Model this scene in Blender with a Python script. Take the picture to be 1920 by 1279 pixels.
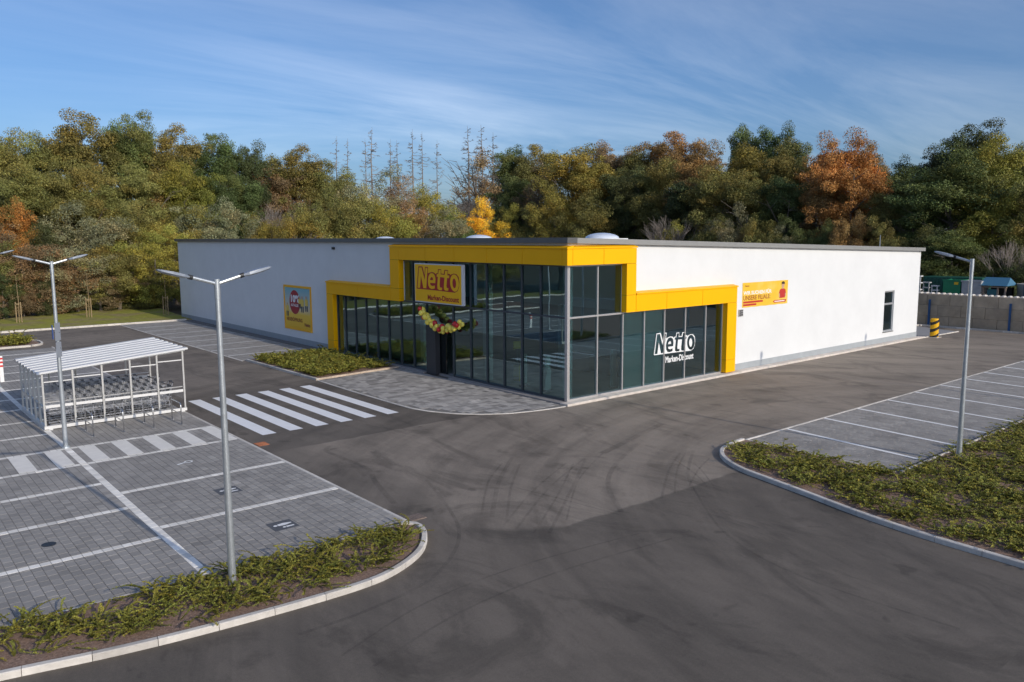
import bpy, math, random
import numpy as np
from mathutils import Vector, Matrix
R = math.radians
random.seed(7); RNG = np.random.default_rng(11)
SC = bpy.context.scene
for o in list(bpy.data.objects): bpy.data.objects.remove(o)
COL = SC.collection

# ------------------------------------------------------------------ camera, sky, sun, exposure
CAM = np.array([-22.301, -23.134, 6.777]); YAW, PITCH, ROLL, FPX = R(50.03), R(-7.435), R(-0.29), 1501.457
fw = np.array([math.cos(YAW)*math.cos(PITCH), math.sin(YAW)*math.cos(PITCH), math.sin(PITCH)])
rt = np.array([math.sin(YAW), -math.cos(YAW), 0.]); up = np.cross(rt, fw)
rt, up = rt*math.cos(ROLL)+up*math.sin(ROLL), -rt*math.sin(ROLL)+up*math.cos(ROLL)
cd = bpy.data.cameras.new('camera'); cam = bpy.data.objects.new('camera', cd); COL.objects.link(cam)
cam.matrix_world = Matrix([[rt[0], up[0], -fw[0], CAM[0]], [rt[1], up[1], -fw[1], CAM[1]], [rt[2], up[2], -fw[2], CAM[2]], [0, 0, 0, 1]])
cd.sensor_width = 36; cd.lens = 36*FPX/1920; cd.clip_end = 3000; SC.camera = cam

SUN_EL, SUN_AZ = R(23), R(4)
world = bpy.data.worlds.new('World'); SC.world = world; world.use_nodes = True
nt = world.node_tree; nt.nodes.clear()
def N(t, typ, **k):
    n = t.nodes.new(typ)
    for a, v in k.items(): setattr(n, a, v)
    return n
sky = N(nt, 'ShaderNodeTexSky', sky_type='NISHITA', sun_disc=False, sun_elevation=SUN_EL, sun_rotation=math.pi-SUN_AZ,
        altitude=600, air_density=0.9, dust_density=3.4, ozone_density=5.8)
tc = N(nt, 'ShaderNodeTexCoord'); sep = N(nt, 'ShaderNodeSeparateXYZ')
nt.links.new(tc.outputs['Generated'], sep.inputs[0])
def M(t, op, a, b=None, clamp=False):
    n = N(t, 'ShaderNodeMath', operation=op, use_clamp=clamp)
    for i, v in enumerate((a, b)):
        if v is None: continue
        if isinstance(v, (int, float)): n.inputs[i].default_value = v
        else: t.links.new(v, n.inputs[i])
    return n.outputs[0]
zc = M(nt, 'ADD', M(nt, 'MAXIMUM', sep.outputs[2], 0.0), 0.12)
cx = M(nt, 'DIVIDE', sep.outputs[0], zc); cy = M(nt, 'DIVIDE', sep.outputs[1], zc)
cmb = N(nt, 'ShaderNodeCombineXYZ'); nt.links.new(cx, cmb.inputs[0]); nt.links.new(cy, cmb.inputs[1])
mp = N(nt, 'ShaderNodeMapping'); mp.inputs['Rotation'].default_value = (0, 0, R(-40)); mp.inputs['Scale'].default_value = (0.30, 1.0, 1); mp.inputs['Location'].default_value = (5.1, 7.7, 0)
nt.links.new(cmb.outputs[0], mp.inputs[0])
n1 = N(nt, 'ShaderNodeTexNoise'); n1.inputs['Scale'].default_value = 1.0; n1.inputs['Detail'].default_value = 9; n1.inputs['Roughness'].default_value = 0.62; n1.inputs['Distortion'].default_value = 0.7
nt.links.new(mp.outputs[0], n1.inputs['Vector'])
n2 = N(nt, 'ShaderNodeTexNoise'); n2.inputs['Scale'].default_value = 0.33; n2.inputs['Detail'].default_value = 2
mq = N(nt, 'ShaderNodeMapping'); mq.inputs['Location'].default_value = (3, 1, 0); nt.links.new(cmb.outputs[0], mq.inputs[0]); nt.links.new(mq.outputs[0], n2.inputs['Vector'])
cr = N(nt, 'ShaderNodeMapRange'); cr.inputs[1].default_value = 0.42; cr.inputs[2].default_value = 0.72; nt.links.new(n1.outputs[0], cr.inputs[0])
cr2 = N(nt, 'ShaderNodeMapRange'); cr2.inputs[1].default_value = 0.28; cr2.inputs[2].default_value = 0.50; nt.links.new(n2.outputs[0], cr2.inputs[0])
cf = M(nt, 'MULTIPLY', M(nt, 'MULTIPLY', cr.outputs[0], cr2.outputs[0]), 1.0, True)
mx = N(nt, 'ShaderNodeMix', data_type='RGBA', blend_type='ADD'); nt.links.new(cf, mx.inputs[0]); nt.links.new(sky.outputs[0], mx.inputs[6]); mx.inputs[7].default_value = (1.75, 1.6, 1.3, 1)
bg = N(nt, 'ShaderNodeBackground'); bg.inputs[1].default_value = 0.125; nt.links.new(mx.outputs[2], bg.inputs[0])
wo = N(nt, 'ShaderNodeOutputWorld'); nt.links.new(bg.outputs[0], wo.inputs[0])

sd = bpy.data.lights.new('sun', 'SUN'); sd.energy = 2.4; sd.angle = R(0.53); sd.color = (1.0, 0.89, 0.74)
so = bpy.data.objects.new('sun', sd); COL.objects.link(so)
sdir = Vector((-math.sin(SUN_AZ)*math.cos(SUN_EL), math.cos(SUN_AZ)*math.cos(SUN_EL), -math.sin(SUN_EL)))
so.rotation_euler = sdir.to_track_quat('-Z', 'Y').to_euler(); so.location = (10, -60, 40)
SC.view_settings.view_transform = 'Standard'; SC.view_settings.look = 'None'; SC.view_settings.exposure = 0.16; SC.view_settings.gamma = 1.0; SC.view_settings.use_curve_mapping = False
SC.render.engine = 'CYCLES'
SC.cycles.max_bounces = 7; SC.cycles.transparent_max_bounces = 14; SC.cycles.diffuse_bounces = 3; SC.cycles.glossy_bounces = 3

def ray(px, py): return fw+rt*(px-960)/FPX+up*(639.5-py)/FPX
def gp(px, py, z=0.):
    d = ray(px, py); t = (z-CAM[2])/d[2]; return CAM+d*t

# ------------------------------------------------------------------ materials
MATS = {}
def mat(name, col, rough=0.6, metal=0.0, var=0.0, vscale=3.0, bump=0.0, bscale=40.0, spec=0.5, tint=None, col2=None, c2scale=1.0, c2lo=0.45, c2hi=0.62, coat=0.0, emit=None):
    if name in MATS: return MATS[name]
    m = bpy.data.materials.new(name); m.use_nodes = True; t = m.node_tree; b = t.nodes['Principled BSDF']
    b.inputs['Roughness'].default_value = rough; b.inputs['Metallic'].default_value = metal; b.inputs['Specular IOR Level'].default_value = spec
    b.inputs['Coat Weight'].default_value = coat
    co = N(t, 'ShaderNodeTexCoord')
    rgb = N(t, 'ShaderNodeRGB'); rgb.outputs[0].default_value = (*col, 1); out = rgb.outputs[0]
    if col2:
        nz = N(t, 'ShaderNodeTexNoise'); nz.inputs['Scale'].default_value = c2scale; nz.inputs['Detail'].default_value = 6; nz.inputs['Roughness'].default_value = 0.6
        t.links.new(co.outputs['Object'], nz.inputs['Vector'])
        mr = N(t, 'ShaderNodeMapRange'); mr.inputs[1].default_value = c2lo; mr.inputs[2].default_value = c2hi; t.links.new(nz.outputs[0], mr.inputs[0])
        k = N(t, 'ShaderNodeMix', data_type='RGBA'); t.links.new(mr.outputs[0], k.inputs[0]); t.links.new(out, k.inputs[6]); k.inputs[7].default_value = (*col2, 1); out = k.outputs[2]
    fac = None
    if var:
        nz = N(t, 'ShaderNodeTexNoise'); nz.inputs['Scale'].default_value = vscale; nz.inputs['Detail'].default_value = 8; nz.inputs['Roughness'].default_value = 0.65
        t.links.new(co.outputs['Object'], nz.inputs['Vector'])
        mr = N(t, 'ShaderNodeMapRange'); mr.inputs[1].default_value = 0.28; mr.inputs[2].default_value = 0.72; mr.inputs[3].default_value = 1-var; mr.inputs[4].default_value = 1+var
        t.links.new(nz.outputs[0], mr.inputs[0]); fac = mr.outputs[0]
    if tint:
        at = N(t, 'ShaderNodeAttribute', attribute_name=tint)
        fac = at.outputs['Fac'] if fac is None else M(t, 'MULTIPLY', fac, at.outputs['Fac'])
    if fac is not None:
        hs = N(t, 'ShaderNodeVectorMath', operation='SCALE'); t.links.new(out, hs.inputs[0]); t.links.new(fac, hs.inputs['Scale']); out = hs.outputs[0]
    t.links.new(out, b.inputs['Base Color'])
    if bump:
        nz = N(t, 'ShaderNodeTexNoise'); nz.inputs['Scale'].default_value = bscale; nz.inputs['Detail'].default_value = 4
        t.links.new(co.outputs['Object'], nz.inputs['Vector'])
        bp = N(t, 'ShaderNodeBump'); bp.inputs['Strength'].default_value = bump; bp.inputs['Distance'].default_value = 0.02
        t.links.new(nz.outputs[0], bp.inputs['Height']); t.links.new(bp.outputs[0], b.inputs['Normal'])
    if emit: b.inputs['Emission Color'].default_value = (*emit[0], 1); b.inputs['Emission Strength'].default_value = emit[1]
    MATS[name] = m; return m

def leaf_mat(name, fixed=None, trans=0.14):
    m = bpy.data.materials.new(name); m.use_nodes = True; t = m.node_tree; t.nodes.clear()
    if fixed is None:
        oi = N(t, 'ShaderNodeObjectInfo'); base = oi.outputs['Color']
    else:
        q = N(t, 'ShaderNodeRGB'); q.outputs[0].default_value = (*fixed, 1); base = q.outputs[0]
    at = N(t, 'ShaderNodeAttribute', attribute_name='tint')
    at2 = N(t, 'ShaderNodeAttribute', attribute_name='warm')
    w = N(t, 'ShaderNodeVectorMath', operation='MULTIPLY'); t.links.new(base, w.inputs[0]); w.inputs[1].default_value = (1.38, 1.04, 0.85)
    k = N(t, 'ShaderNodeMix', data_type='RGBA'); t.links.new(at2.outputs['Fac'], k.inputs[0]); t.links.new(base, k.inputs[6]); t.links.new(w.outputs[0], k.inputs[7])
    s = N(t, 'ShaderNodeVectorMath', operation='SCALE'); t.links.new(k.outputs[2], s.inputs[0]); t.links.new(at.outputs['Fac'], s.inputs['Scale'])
    d = N(t, 'ShaderNodeBsdfPrincipled'); d.inputs['Roughness'].default_value = 0.55; d.inputs['Specular IOR Level'].default_value = 0.25; t.links.new(s.outputs[0], d.inputs['Base Color'])
    tr = N(t, 'ShaderNodeBsdfTranslucent'); t.links.new(s.outputs[0], tr.inputs[0])
    mxs = N(t, 'ShaderNodeMixShader'); mxs.inputs[0].default_value = trans; t.links.new(d.outputs[0], mxs.inputs[1]); t.links.new(tr.outputs[0], mxs.inputs[2])
    o = N(t, 'ShaderNodeOutputMaterial'); t.links.new(mxs.outputs[0], o.inputs[0])
    MATS[name] = m; return m

def glass_mat(name, tint, ior, wav=0.0, rough=0.0, gcol=(.9, .96, 1, 1)):
    m = bpy.data.materials.new(name); m.use_nodes = True; t = m.node_tree; t.nodes.clear()
    tr = N(t, 'ShaderNodeBsdfTransparent'); tr.inputs[0].default_value = (*tint, 1)
    gl = N(t, 'ShaderNodeBsdfGlossy'); gl.inputs['Roughness'].default_value = rough; gl.inputs[0].default_value = gcol
    fr = N(t, 'ShaderNodeFresnel'); fr.inputs[0].default_value = ior
    if wav:
        co = N(t, 'ShaderNodeTexCoord'); nz = N(t, 'ShaderNodeTexNoise'); nz.inputs['Scale'].default_value = 0.9; nz.inputs['Detail'].default_value = 1
        t.links.new(co.outputs['Object'], nz.inputs['Vector'])
        bp = N(t, 'ShaderNodeBump'); bp.inputs['Strength'].default_value = 1.0; bp.inputs['Distance'].default_value = wav
        t.links.new(nz.outputs[0], bp.inputs['Height']); t.links.new(bp.outputs[0], gl.inputs['Normal'])
    mxs = N(t, 'ShaderNodeMixShader'); t.links.new(fr.outputs[0], mxs.inputs[0]); t.links.new(tr.outputs[0], mxs.inputs[1]); t.links.new(gl.outputs[0], mxs.inputs[2])
    o = N(t, 'ShaderNodeOutputMaterial'); t.links.new(mxs.outputs[0], o.inputs[0])
    MATS[name] = m; return m

# ------------------------------------------------------------------ mesh helpers
ORG = {}
def tag(o, label=None, cat=None, group=None, kind=None):
    if label: o['label'] = label
    if cat: o['category'] = cat
    if group: o['group'] = group
    if kind: o['kind'] = kind
    return o
def thing(name, loc=(0, 0, 0), label=None, cat=None, group=None, kind=None):
    o = bpy.data.objects.new(name, None); COL.objects.link(o); o.location = loc; o.empty_display_size = 0.2
    ORG[o.name] = np.array(loc, float); return tag(o, label, cat, group, kind)
class MB:
    def __init__(s): s.v = []; s.f = []; s.t = []; s.tint = None
    def add(s, vs, fs, tint=1.0):
        b = len(s.v); s.v += [tuple(v) for v in vs]; s.f += [tuple(i+b for i in f) for f in fs]; s.t += [tint]*len(fs); return s
    def box(s, x0, y0, z0, x1, y1, z1, tint=1.0):
        x0, x1 = min(x0, x1), max(x0, x1); y0, y1 = min(y0, y1), max(y0, y1); z0, z1 = min(z0, z1), max(z0, z1)
        return s.add([(x0, y0, z0), (x1, y0, z0), (x1, y1, z0), (x0, y1, z0), (x0, y0, z1), (x1, y0, z1), (x1, y1, z1), (x0, y1, z1)],
                     [(0, 3, 2, 1), (4, 5, 6, 7), (0, 1, 5, 4), (1, 2, 6, 5), (2, 3, 7, 6), (3, 0, 4, 7)], tint)
    def bbox(s, x0, y0, z0, x1, y1, z1, b, tint=1.0):   # box with chamfered top edges
        return s.add([(x0, y0, z0), (x1, y0, z0), (x1, y1, z0), (x0, y1, z0), (x0, y0, z1-b), (x1, y0, z1-b), (x1, y1, z1-b), (x0, y1, z1-b),
                      (x0+b, y0+b, z1), (x1-b, y0+b, z1), (x1-b, y1-b, z1), (x0+b, y1-b, z1)],
                     [(0, 1, 5, 4), (1, 2, 6, 5), (2, 3, 7, 6), (3, 0, 4, 7), (4, 5, 9, 8), (5, 6, 10, 9), (6, 7, 11, 10), (7, 4, 8, 11), (8, 9, 10, 11)], tint)
    def tube(s, pts, rad, n=8, cap=True, tint=1.0):
        pts = [Vector(p) for p in pts]
        if not hasattr(rad, '__len__'): rad = [rad]*len(pts)
        vs = []; prev = None
        for i, p in enumerate(pts):
            d = (pts[min(i+1, len(pts)-1)]-pts[max(i-1, 0)])
            d = d.normalized() if d.length > 1e-9 else Vector((0, 0, 1))
            a = Vector((1, 0, 0)) if abs(d.x) < 0.8 else Vector((0, 1, 0))
            if prev is not None: a = prev
            u = (a-d*a.dot(d)).normalized(); w = d.cross(u); prev = u
            for k in range(n):
                th = 2*math.pi*k/n; vs.append(p+(u*math.cos(th)+w*math.sin(th))*rad[i])
        fs = []
        for i in range(len(pts)-1):
            for k in range(n): fs.append((i*n+k, i*n+(k+1) % n, (i+1)*n+(k+1) % n, (i+1)*n+k))
        if cap: fs.append(tuple(range(n-1, -1, -1))); fs.append(tuple((len(pts)-1)*n+k for k in range(n)))
        return s.add(vs, fs, tint)
    def prism(s, poly, z0, z1, tint=1.0, axis='z'):
        n = len(poly)
        if axis == 'z': vs = [(x, y, z0) for x, y in poly]+[(x, y, z1) for x, y in poly]
        elif axis == 'y': vs = [(x, z0, y) for x, y in poly]+[(x, z1, y) for x, y in poly]
        else: vs = [(z0, x, y) for x, y in poly]+[(z1, x, y) for x, y in poly]
        return s.add(vs, [tuple(range(n-1, -1, -1)), tuple(range(n, 2*n))]+[(i, (i+1) % n, n+(i+1) % n, n+i) for i in range(n)], tint)
    def sphere(s, c, r, n=10, m=7, sq=(1, 1, 1), tint=1.0):
        vs = [(c[0], c[1], c[2]-r*sq[2])]
        for i in range(1, m):
            a = -math.pi/2+math.pi*i/m
            for k in range(n): vs.append((c[0]+r*sq[0]*math.cos(a)*math.cos(2*math.pi*k/n), c[1]+r*sq[1]*math.cos(a)*math.sin(2*math.pi*k/n), c[2]+r*sq[2]*math.sin(a)))
        vs.append((c[0], c[1], c[2]+r*sq[2])); fs = [(0, 1+(k+1) % n, 1+k) for k in range(n)]
        for i in range(m-2):
            for k in range(n): fs.append((1+i*n+k, 1+i*n+(k+1) % n, 1+(i+1)*n+(k+1) % n, 1+(i+1)*n+k))
        e = len(vs)-1; fs += [(e, 1+(m-2)*n+k, 1+(m-2)*n+(k+1) % n) for k in range(n)]
        return s.add(vs, fs, tint)
    def mesh(s, name, m, org, smooth=False):
        me = bpy.data.meshes.new(name)
        me.from_pydata((np.array(s.v, float).reshape(-1, 3)-org).tolist(), [], s.f); me.materials.append(m)
        a = me.attributes.new('tint', 'FLOAT', 'FACE'); a.data.foreach_set('value', np.array(s.t, np.float32))
        if smooth: me.polygons.foreach_set('use_smooth', np.ones(len(me.polygons), bool))
        me.update(); return me
    def build(s, name, m, parent=None, smooth=False, org=None):
        if parent is not None: org = ORG[parent.name]
        elif org is None: org = np.zeros(3)
        o = bpy.data.objects.new(name, s.mesh(name, m, org, smooth)); COL.objects.link(o)
        if parent is not None: o.parent = parent
        else: o.location = org
        ORG[o.name] = np.array(org, float); return o
def np_mesh(name, V, F, m, tint=None, warm=None, org=(0, 0, 0), parent=None):   # F: (n,4) quads
    me = bpy.data.meshes.new(name); nf = len(F)
    V = (np.asarray(V, np.float32)-np.array(org, np.float32))
    me.vertices.add(len(V)); me.vertices.foreach_set('co', V.ravel())
    k = F.shape[1]; me.loops.add(nf*k); me.loops.foreach_set('vertex_index', F.astype(np.int32).ravel())
    me.polygons.add(nf); me.polygons.foreach_set('loop_start', np.arange(0, nf*k, k, dtype=np.int32))
    me.update(calc_edges=True); me.materials.append(m)
    for nm, arr in (('tint', tint), ('warm', warm)):
        if arr is not None:
            a = me.attributes.new(nm, 'FLOAT', 'FACE'); a.data.foreach_set('value', np.asarray(arr, np.float32))
    return me
def link(name, me, loc=(0, 0, 0), parent=None):
    o = bpy.data.objects.new(name, me); COL.objects.link(o); o.location = loc
    if parent is not None: o.parent = parent
    ORG[o.name] = np.array(loc, float); return o
def copy_tree(src, parent=None):
    c = src.copy(); COL.objects.link(c); ORG[c.name] = ORG[src.name]
    if parent is not None: c.parent = parent
    for ch in list(src.children): copy_tree(ch, c)
    return c
DG = bpy.context.evaluated_depsgraph_get
def curve_mesh(cu):
    ob = bpy.data.objects.new('tmp', cu); COL.objects.link(ob); bpy.context.view_layer.update()
    me = bpy.data.meshes.new_from_object(ob.evaluated_get(DG())); bpy.data.objects.remove(ob); return me
def flat(me, name, f, m, parent):       # map a flat 2D mesh through f(u,v) and link as a part
    org = ORG[parent.name]
    for v in me.vertices: v.co = Vector(np.array(f(v.co.x, v.co.y))-org)
    me.materials.clear(); me.materials.append(m); me.name = name
    o = bpy.data.objects.new(name, me); COL.objects.link(o); o.parent = parent; ORG[o.name] = org; return o
def text_mesh(body, size, bold=0.0, shear=0.0, sx=1.0, align='LEFT'):
    cu = bpy.data.curves.new('t', 'FONT'); cu.body = body; cu.size = size; cu.offset = bold; cu.shear = shear; cu.align_x = align; cu.resolution_u = 3
    me = curve_mesh(cu)
    for v in me.vertices: v.co.x *= sx
    return me
def poly_mesh(splines):
    cu = bpy.data.curves.new('p', 'CURVE'); cu.dimensions = '2D'; cu.fill_mode = 'BOTH'
    for pl in splines:
        s = cu.splines.new('POLY'); s.points.add(len(pl)-1); s.use_cyclic_u = True
        for q, (x, y) in zip(s.points, pl): q.co = (x, y, 0, 1)
    return curve_mesh(cu)

# common materials
m_white = mat('white_render', (0.715, 0.73, 0.735), 0.85, var=0.05, vscale=0.5, bump=0.05, bscale=60)
m_plinth = mat('plinth_grey', (0.34, 0.37, 0.39), 0.8, var=0.08, vscale=1.5)
m_yel = mat('yellow_panel', (0.96, 0.475, 0.0), 0.45, var=0.03, vscale=0.5, spec=0.2)
m_cap = mat('coping_grey', (0.13, 0.13, 0.13), 0.4, 0.3, var=0.1, vscale=2)
m_frame = mat('frame_anthracite', (0.055, 0.065, 0.075), 0.45)
m_alu = mat('aluminium_frame', (0.55, 0.53, 0.52), 0.38, 0.55)
m_galv = mat('galvanised_steel', (0.50, 0.54, 0.57), 0.38, 0.65, var=0.14, vscale=9)
m_steel = mat('stainless_steel', (0.62, 0.62, 0.62), 0.25, 0.9)
m_conc = mat('concrete_kerb', (0.60, 0.565, 0.515), 0.9, var=0.16, vscale=4, bump=0.25, bscale=70, tint='tint')
m_white_paint = mat('white_paint', (0.84, 0.84, 0.83), 0.7, var=0.10, vscale=3)
m_soil = mat('bark_soil', (0.25, 0.16, 0.115), 0.95, var=0.45, vscale=16, bump=1.0, bscale=45, col2=(0.33, 0.235, 0.19), c2scale=30)
m_dark = mat('dark_plastic', (0.02, 0.022, 0.025), 0.5)
m_rust = mat('rusty_iron', (0.26, 0.10, 0.05), 0.85, var=0.3, vscale=12)
m_leaf = leaf_mat('foliage')
m_gcov = leaf_mat('ground_cover_leaf', (0.255, 0.272, 0.055), 0.22)
m_bark = mat('bark', (0.16, 0.135, 0.11), 0.9, var=0.35, vscale=5)
m_bare = mat('bare_bark', (0.22, 0.19, 0.165), 0.9, var=0.3, vscale=3)
m_grass = mat('lawn_grass', (0.27, 0.265, 0.03), 0.95, var=0.35, vscale=2.2, bump=0.8, bscale=30, col2=(0.27, 0.22, 0.085), c2scale=0.35)
m_floor = mat('forest_floor', (0.085, 0.06, 0.035), 0.95, var=0.4, vscale=1.5, bump=0.8, bscale=8, col2=(0.06, 0.065, 0.02), c2scale=0.6)
m_glass = glass_mat('facade_glass', (0.52, 0.82, 0.84), 3.1, wav=0.0016, gcol=(.66, .92, 1.0, 1))
m_clear = glass_mat('acrylic_pane', (0.93, 0.935, 0.96), 1.5)

# ------------------------------------------------------------------ ground
def asphalt():
    m = bpy.data.materials.new('asphalt'); m.use_nodes = True; t = m.node_tree; b = t.nodes['Principled BSDF']
    co = N(t, 'ShaderNodeTexCoord'); sp = N(t, 'ShaderNodeSeparateXYZ'); t.links.new(co.outputs['Object'], sp.inputs[0])
    def noise(sc, det, rough=0.6, dist=0.0, mapping=None):
        n = N(t, 'ShaderNodeTexNoise'); n.inputs['Scale'].default_value = sc; n.inputs['Detail'].default_value = det; n.inputs['Roughness'].default_value = rough; n.inputs['Distortion'].default_value = dist
        if mapping:
            q = N(t, 'ShaderNodeMapping'); q.inputs['Rotation'].default_value = (0, 0, mapping[0]); q.inputs['Scale'].default_value = mapping[1]
            t.links.new(co.outputs['Object'], q.inputs[0]); t.links.new(q.outputs[0], n.inputs['Vector'])
        else: t.links.new(co.outputs['Object'], n.inputs['Vector'])
        return n.outputs[0]
    def rng(v, a, c, lo=0., hi=1.):
        r = N(t, 'ShaderNodeMapRange'); t.links.new(v, r.inputs[0])
        for i, q in zip((1, 2, 3, 4), (a, c, lo, hi)): r.inputs[i].default_value = q
        return r.outputs[0]
    wob = M(t, 'MULTIPLY', M(t, 'SUBTRACT', noise(0.5, 3), 0.5), 0.5)
    yy = M(t, 'ADD', sp.outputs[1], wob)
    xx = M(t, 'ADD', sp.outputs[0], wob)
    zone = M(t, 'MULTIPLY', rng(yy, -10.12, -10.02), rng(yy, 0.85, 0.78))          # older, dusty brown section of the lane
    diag = rng(M(t, 'ADD', M(t, 'MULTIPLY', xx, 0.75), M(t, 'MULTIPLY', yy, 1.0)), -17.5, -17.2)   # cut across the junction corner
    zone = M(t, 'MULTIPLY', zone, diag)
    strip = rng(sp.outputs[0], -11.6, -10.2)                                        # darker strip along the bays
    zone = M(t, 'MULTIPLY', zone, M(t, 'ADD', M(t, 'MULTIPLY', strip, 0.8), 0.2))
    far = M(t, 'MULTIPLY', rng(yy, 11.0, 13.0), 0.5)                              # dusty again beyond the crossing
    zone = M(t, 'MAXIMUM', zone, far)
    dust = rng(noise(0.30, 10, 0.68, 0.8, (R(25), (1.0, 0.45, 1))), 0.36, 0.60)
    wet = rng(noise(0.42, 9, 0.68, 1.4, (R(-35), (1.0, 0.5, 1))), 0.52, 0.62)
    f = M(t, 'MULTIPLY', zone, M(t, 'ADD', M(t, 'MULTIPLY', dust, 0.4), 0.6))
    f = M(t, 'ADD', f, M(t, 'MULTIPLY', dust, 0.22), True)
    dx_ = M(t, 'SUBTRACT', sp.outputs[0], 3.0); dy_ = M(t, 'SUBTRACT', sp.outputs[1], -19.0)
    rad = M(t, 'SQRT', M(t, 'ADD', M(t, 'MULTIPLY', dx_, dx_), M(t, 'MULTIPLY', dy_, dy_))); ang = M(t, 'ARCTAN2', dy_, dx_)
    cv = N(t, 'ShaderNodeCombineXYZ'); t.links.new(rad, cv.inputs[0]); t.links.new(M(t, 'MULTIPLY', ang, 2.2), cv.inputs[1])
    ns = N(t, 'ShaderNodeTexNoise'); ns.inputs['Scale'].default_value = 0.9; ns.inputs['Detail'].default_value = 7; ns.inputs['Roughness'].default_value = 0.6; ns.inputs['Distortion'].default_value = 0.4; t.links.new(cv.outputs[0], ns.inputs['Vector'])
    smear = rng(ns.outputs[0], 0.42, 0.66)
    k = N(t, 'ShaderNodeMix', data_type='RGBA'); t.links.new(f, k.inputs[0]); k.inputs[6].default_value = (0.128, 0.110, 0.091, 1); k.inputs[7].default_value = (0.265, 0.225, 0.183, 1)
    sc = M(t, 'MULTIPLY', M(t, 'MULTIPLY', rng(wet, 0, 1, 1.0, 0.72), rng(smear, 0, 1, 1.08, 0.76)), rng(noise(55, 5, 0.8), 0.3, 0.7, 0.74, 1.26))
    sc = M(t, 'MULTIPLY', sc, rng(noise(17, 6, 0.85), 0.3, 0.7, 0.86, 1.14))
    oil = rng(noise(0.9, 2, 0.5, 0.3), 0.69, 0.73); sc = M(t, 'MULTIPLY', sc, rng(oil, 0, 1, 1.0, 0.72))
    sc = M(t, 'MULTIPLY', sc, rng(noise(3.0, 8, 0.7, 0.5, (R(10), (1, .4, 1))), 0.25, 0.75, 0.88, 1.12))
    h = N(t, 'ShaderNodeVectorMath', operation='SCALE'); t.links.new(k.outputs[2], h.inputs[0]); t.links.new(sc, h.inputs['Scale'])
    t.links.new(h.outputs[0], b.inputs['Base Color']); b.inputs['Roughness'].default_value = 0.82; b.inputs['Specular IOR Level'].default_value = 0.35
    bp = N(t, 'ShaderNodeBump'); bp.inputs['Strength'].default_value = 0.5; bp.inputs['Distance'].default_value = 0.01; t.links.new(noise(120, 3, 0.7), bp.inputs['Height']); t.links.new(bp.outputs[0], b.inputs['Normal'])
    return m
m_asph = asphalt()
def sheet(name, poly, z, m, kind='structure'):
    mb = MB(); mb.add([(x, y, z) for x, y in poly], [tuple(range(len(poly)))]); o = mb.build(name, m); o['kind'] = kind; return o
sheet('ground', [(-1500, -1500), (1500, -1500), (1500, 1500), (-1500, 1500)], -0.30, m_floor)
mbg = MB(); mbg.prism([(-70, -60), (41.0, -60), (41.0, 44.9), (-70, 44.9)], -0.28, 0.0); ro = mbg.build('asphalt_road', m_asph); ro['kind'] = 'structure'
mbg = MB(); mbg.prism([(-75, 45.06), (0.4, 45.06), (0.4, 50.6), (1.5, 60.5), (-4, 61), (-9, 58), (-14, 54.5), (-30, 51), (-75, 50)], -0.29, 0.10); lo = mbg.build('lawn', m_grass); lo['kind'] = 'structure'
mbg = MB(); mbg.prism([(32.5, 3.2), (39.3, 3.2), (39.3, 8), (32.5, 8)], -0.2, 0.09); lo = mbg.build('lawn', m_grass); lo['kind'] = 'structure'
mbg = MB(); mbg.prism([(-75, -77), (60, -77), (60, -140), (-75, -140)], -0.29, 0.02); lo = mbg.build('lawn', m_grass); lo['kind'] = 'structure'

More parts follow.
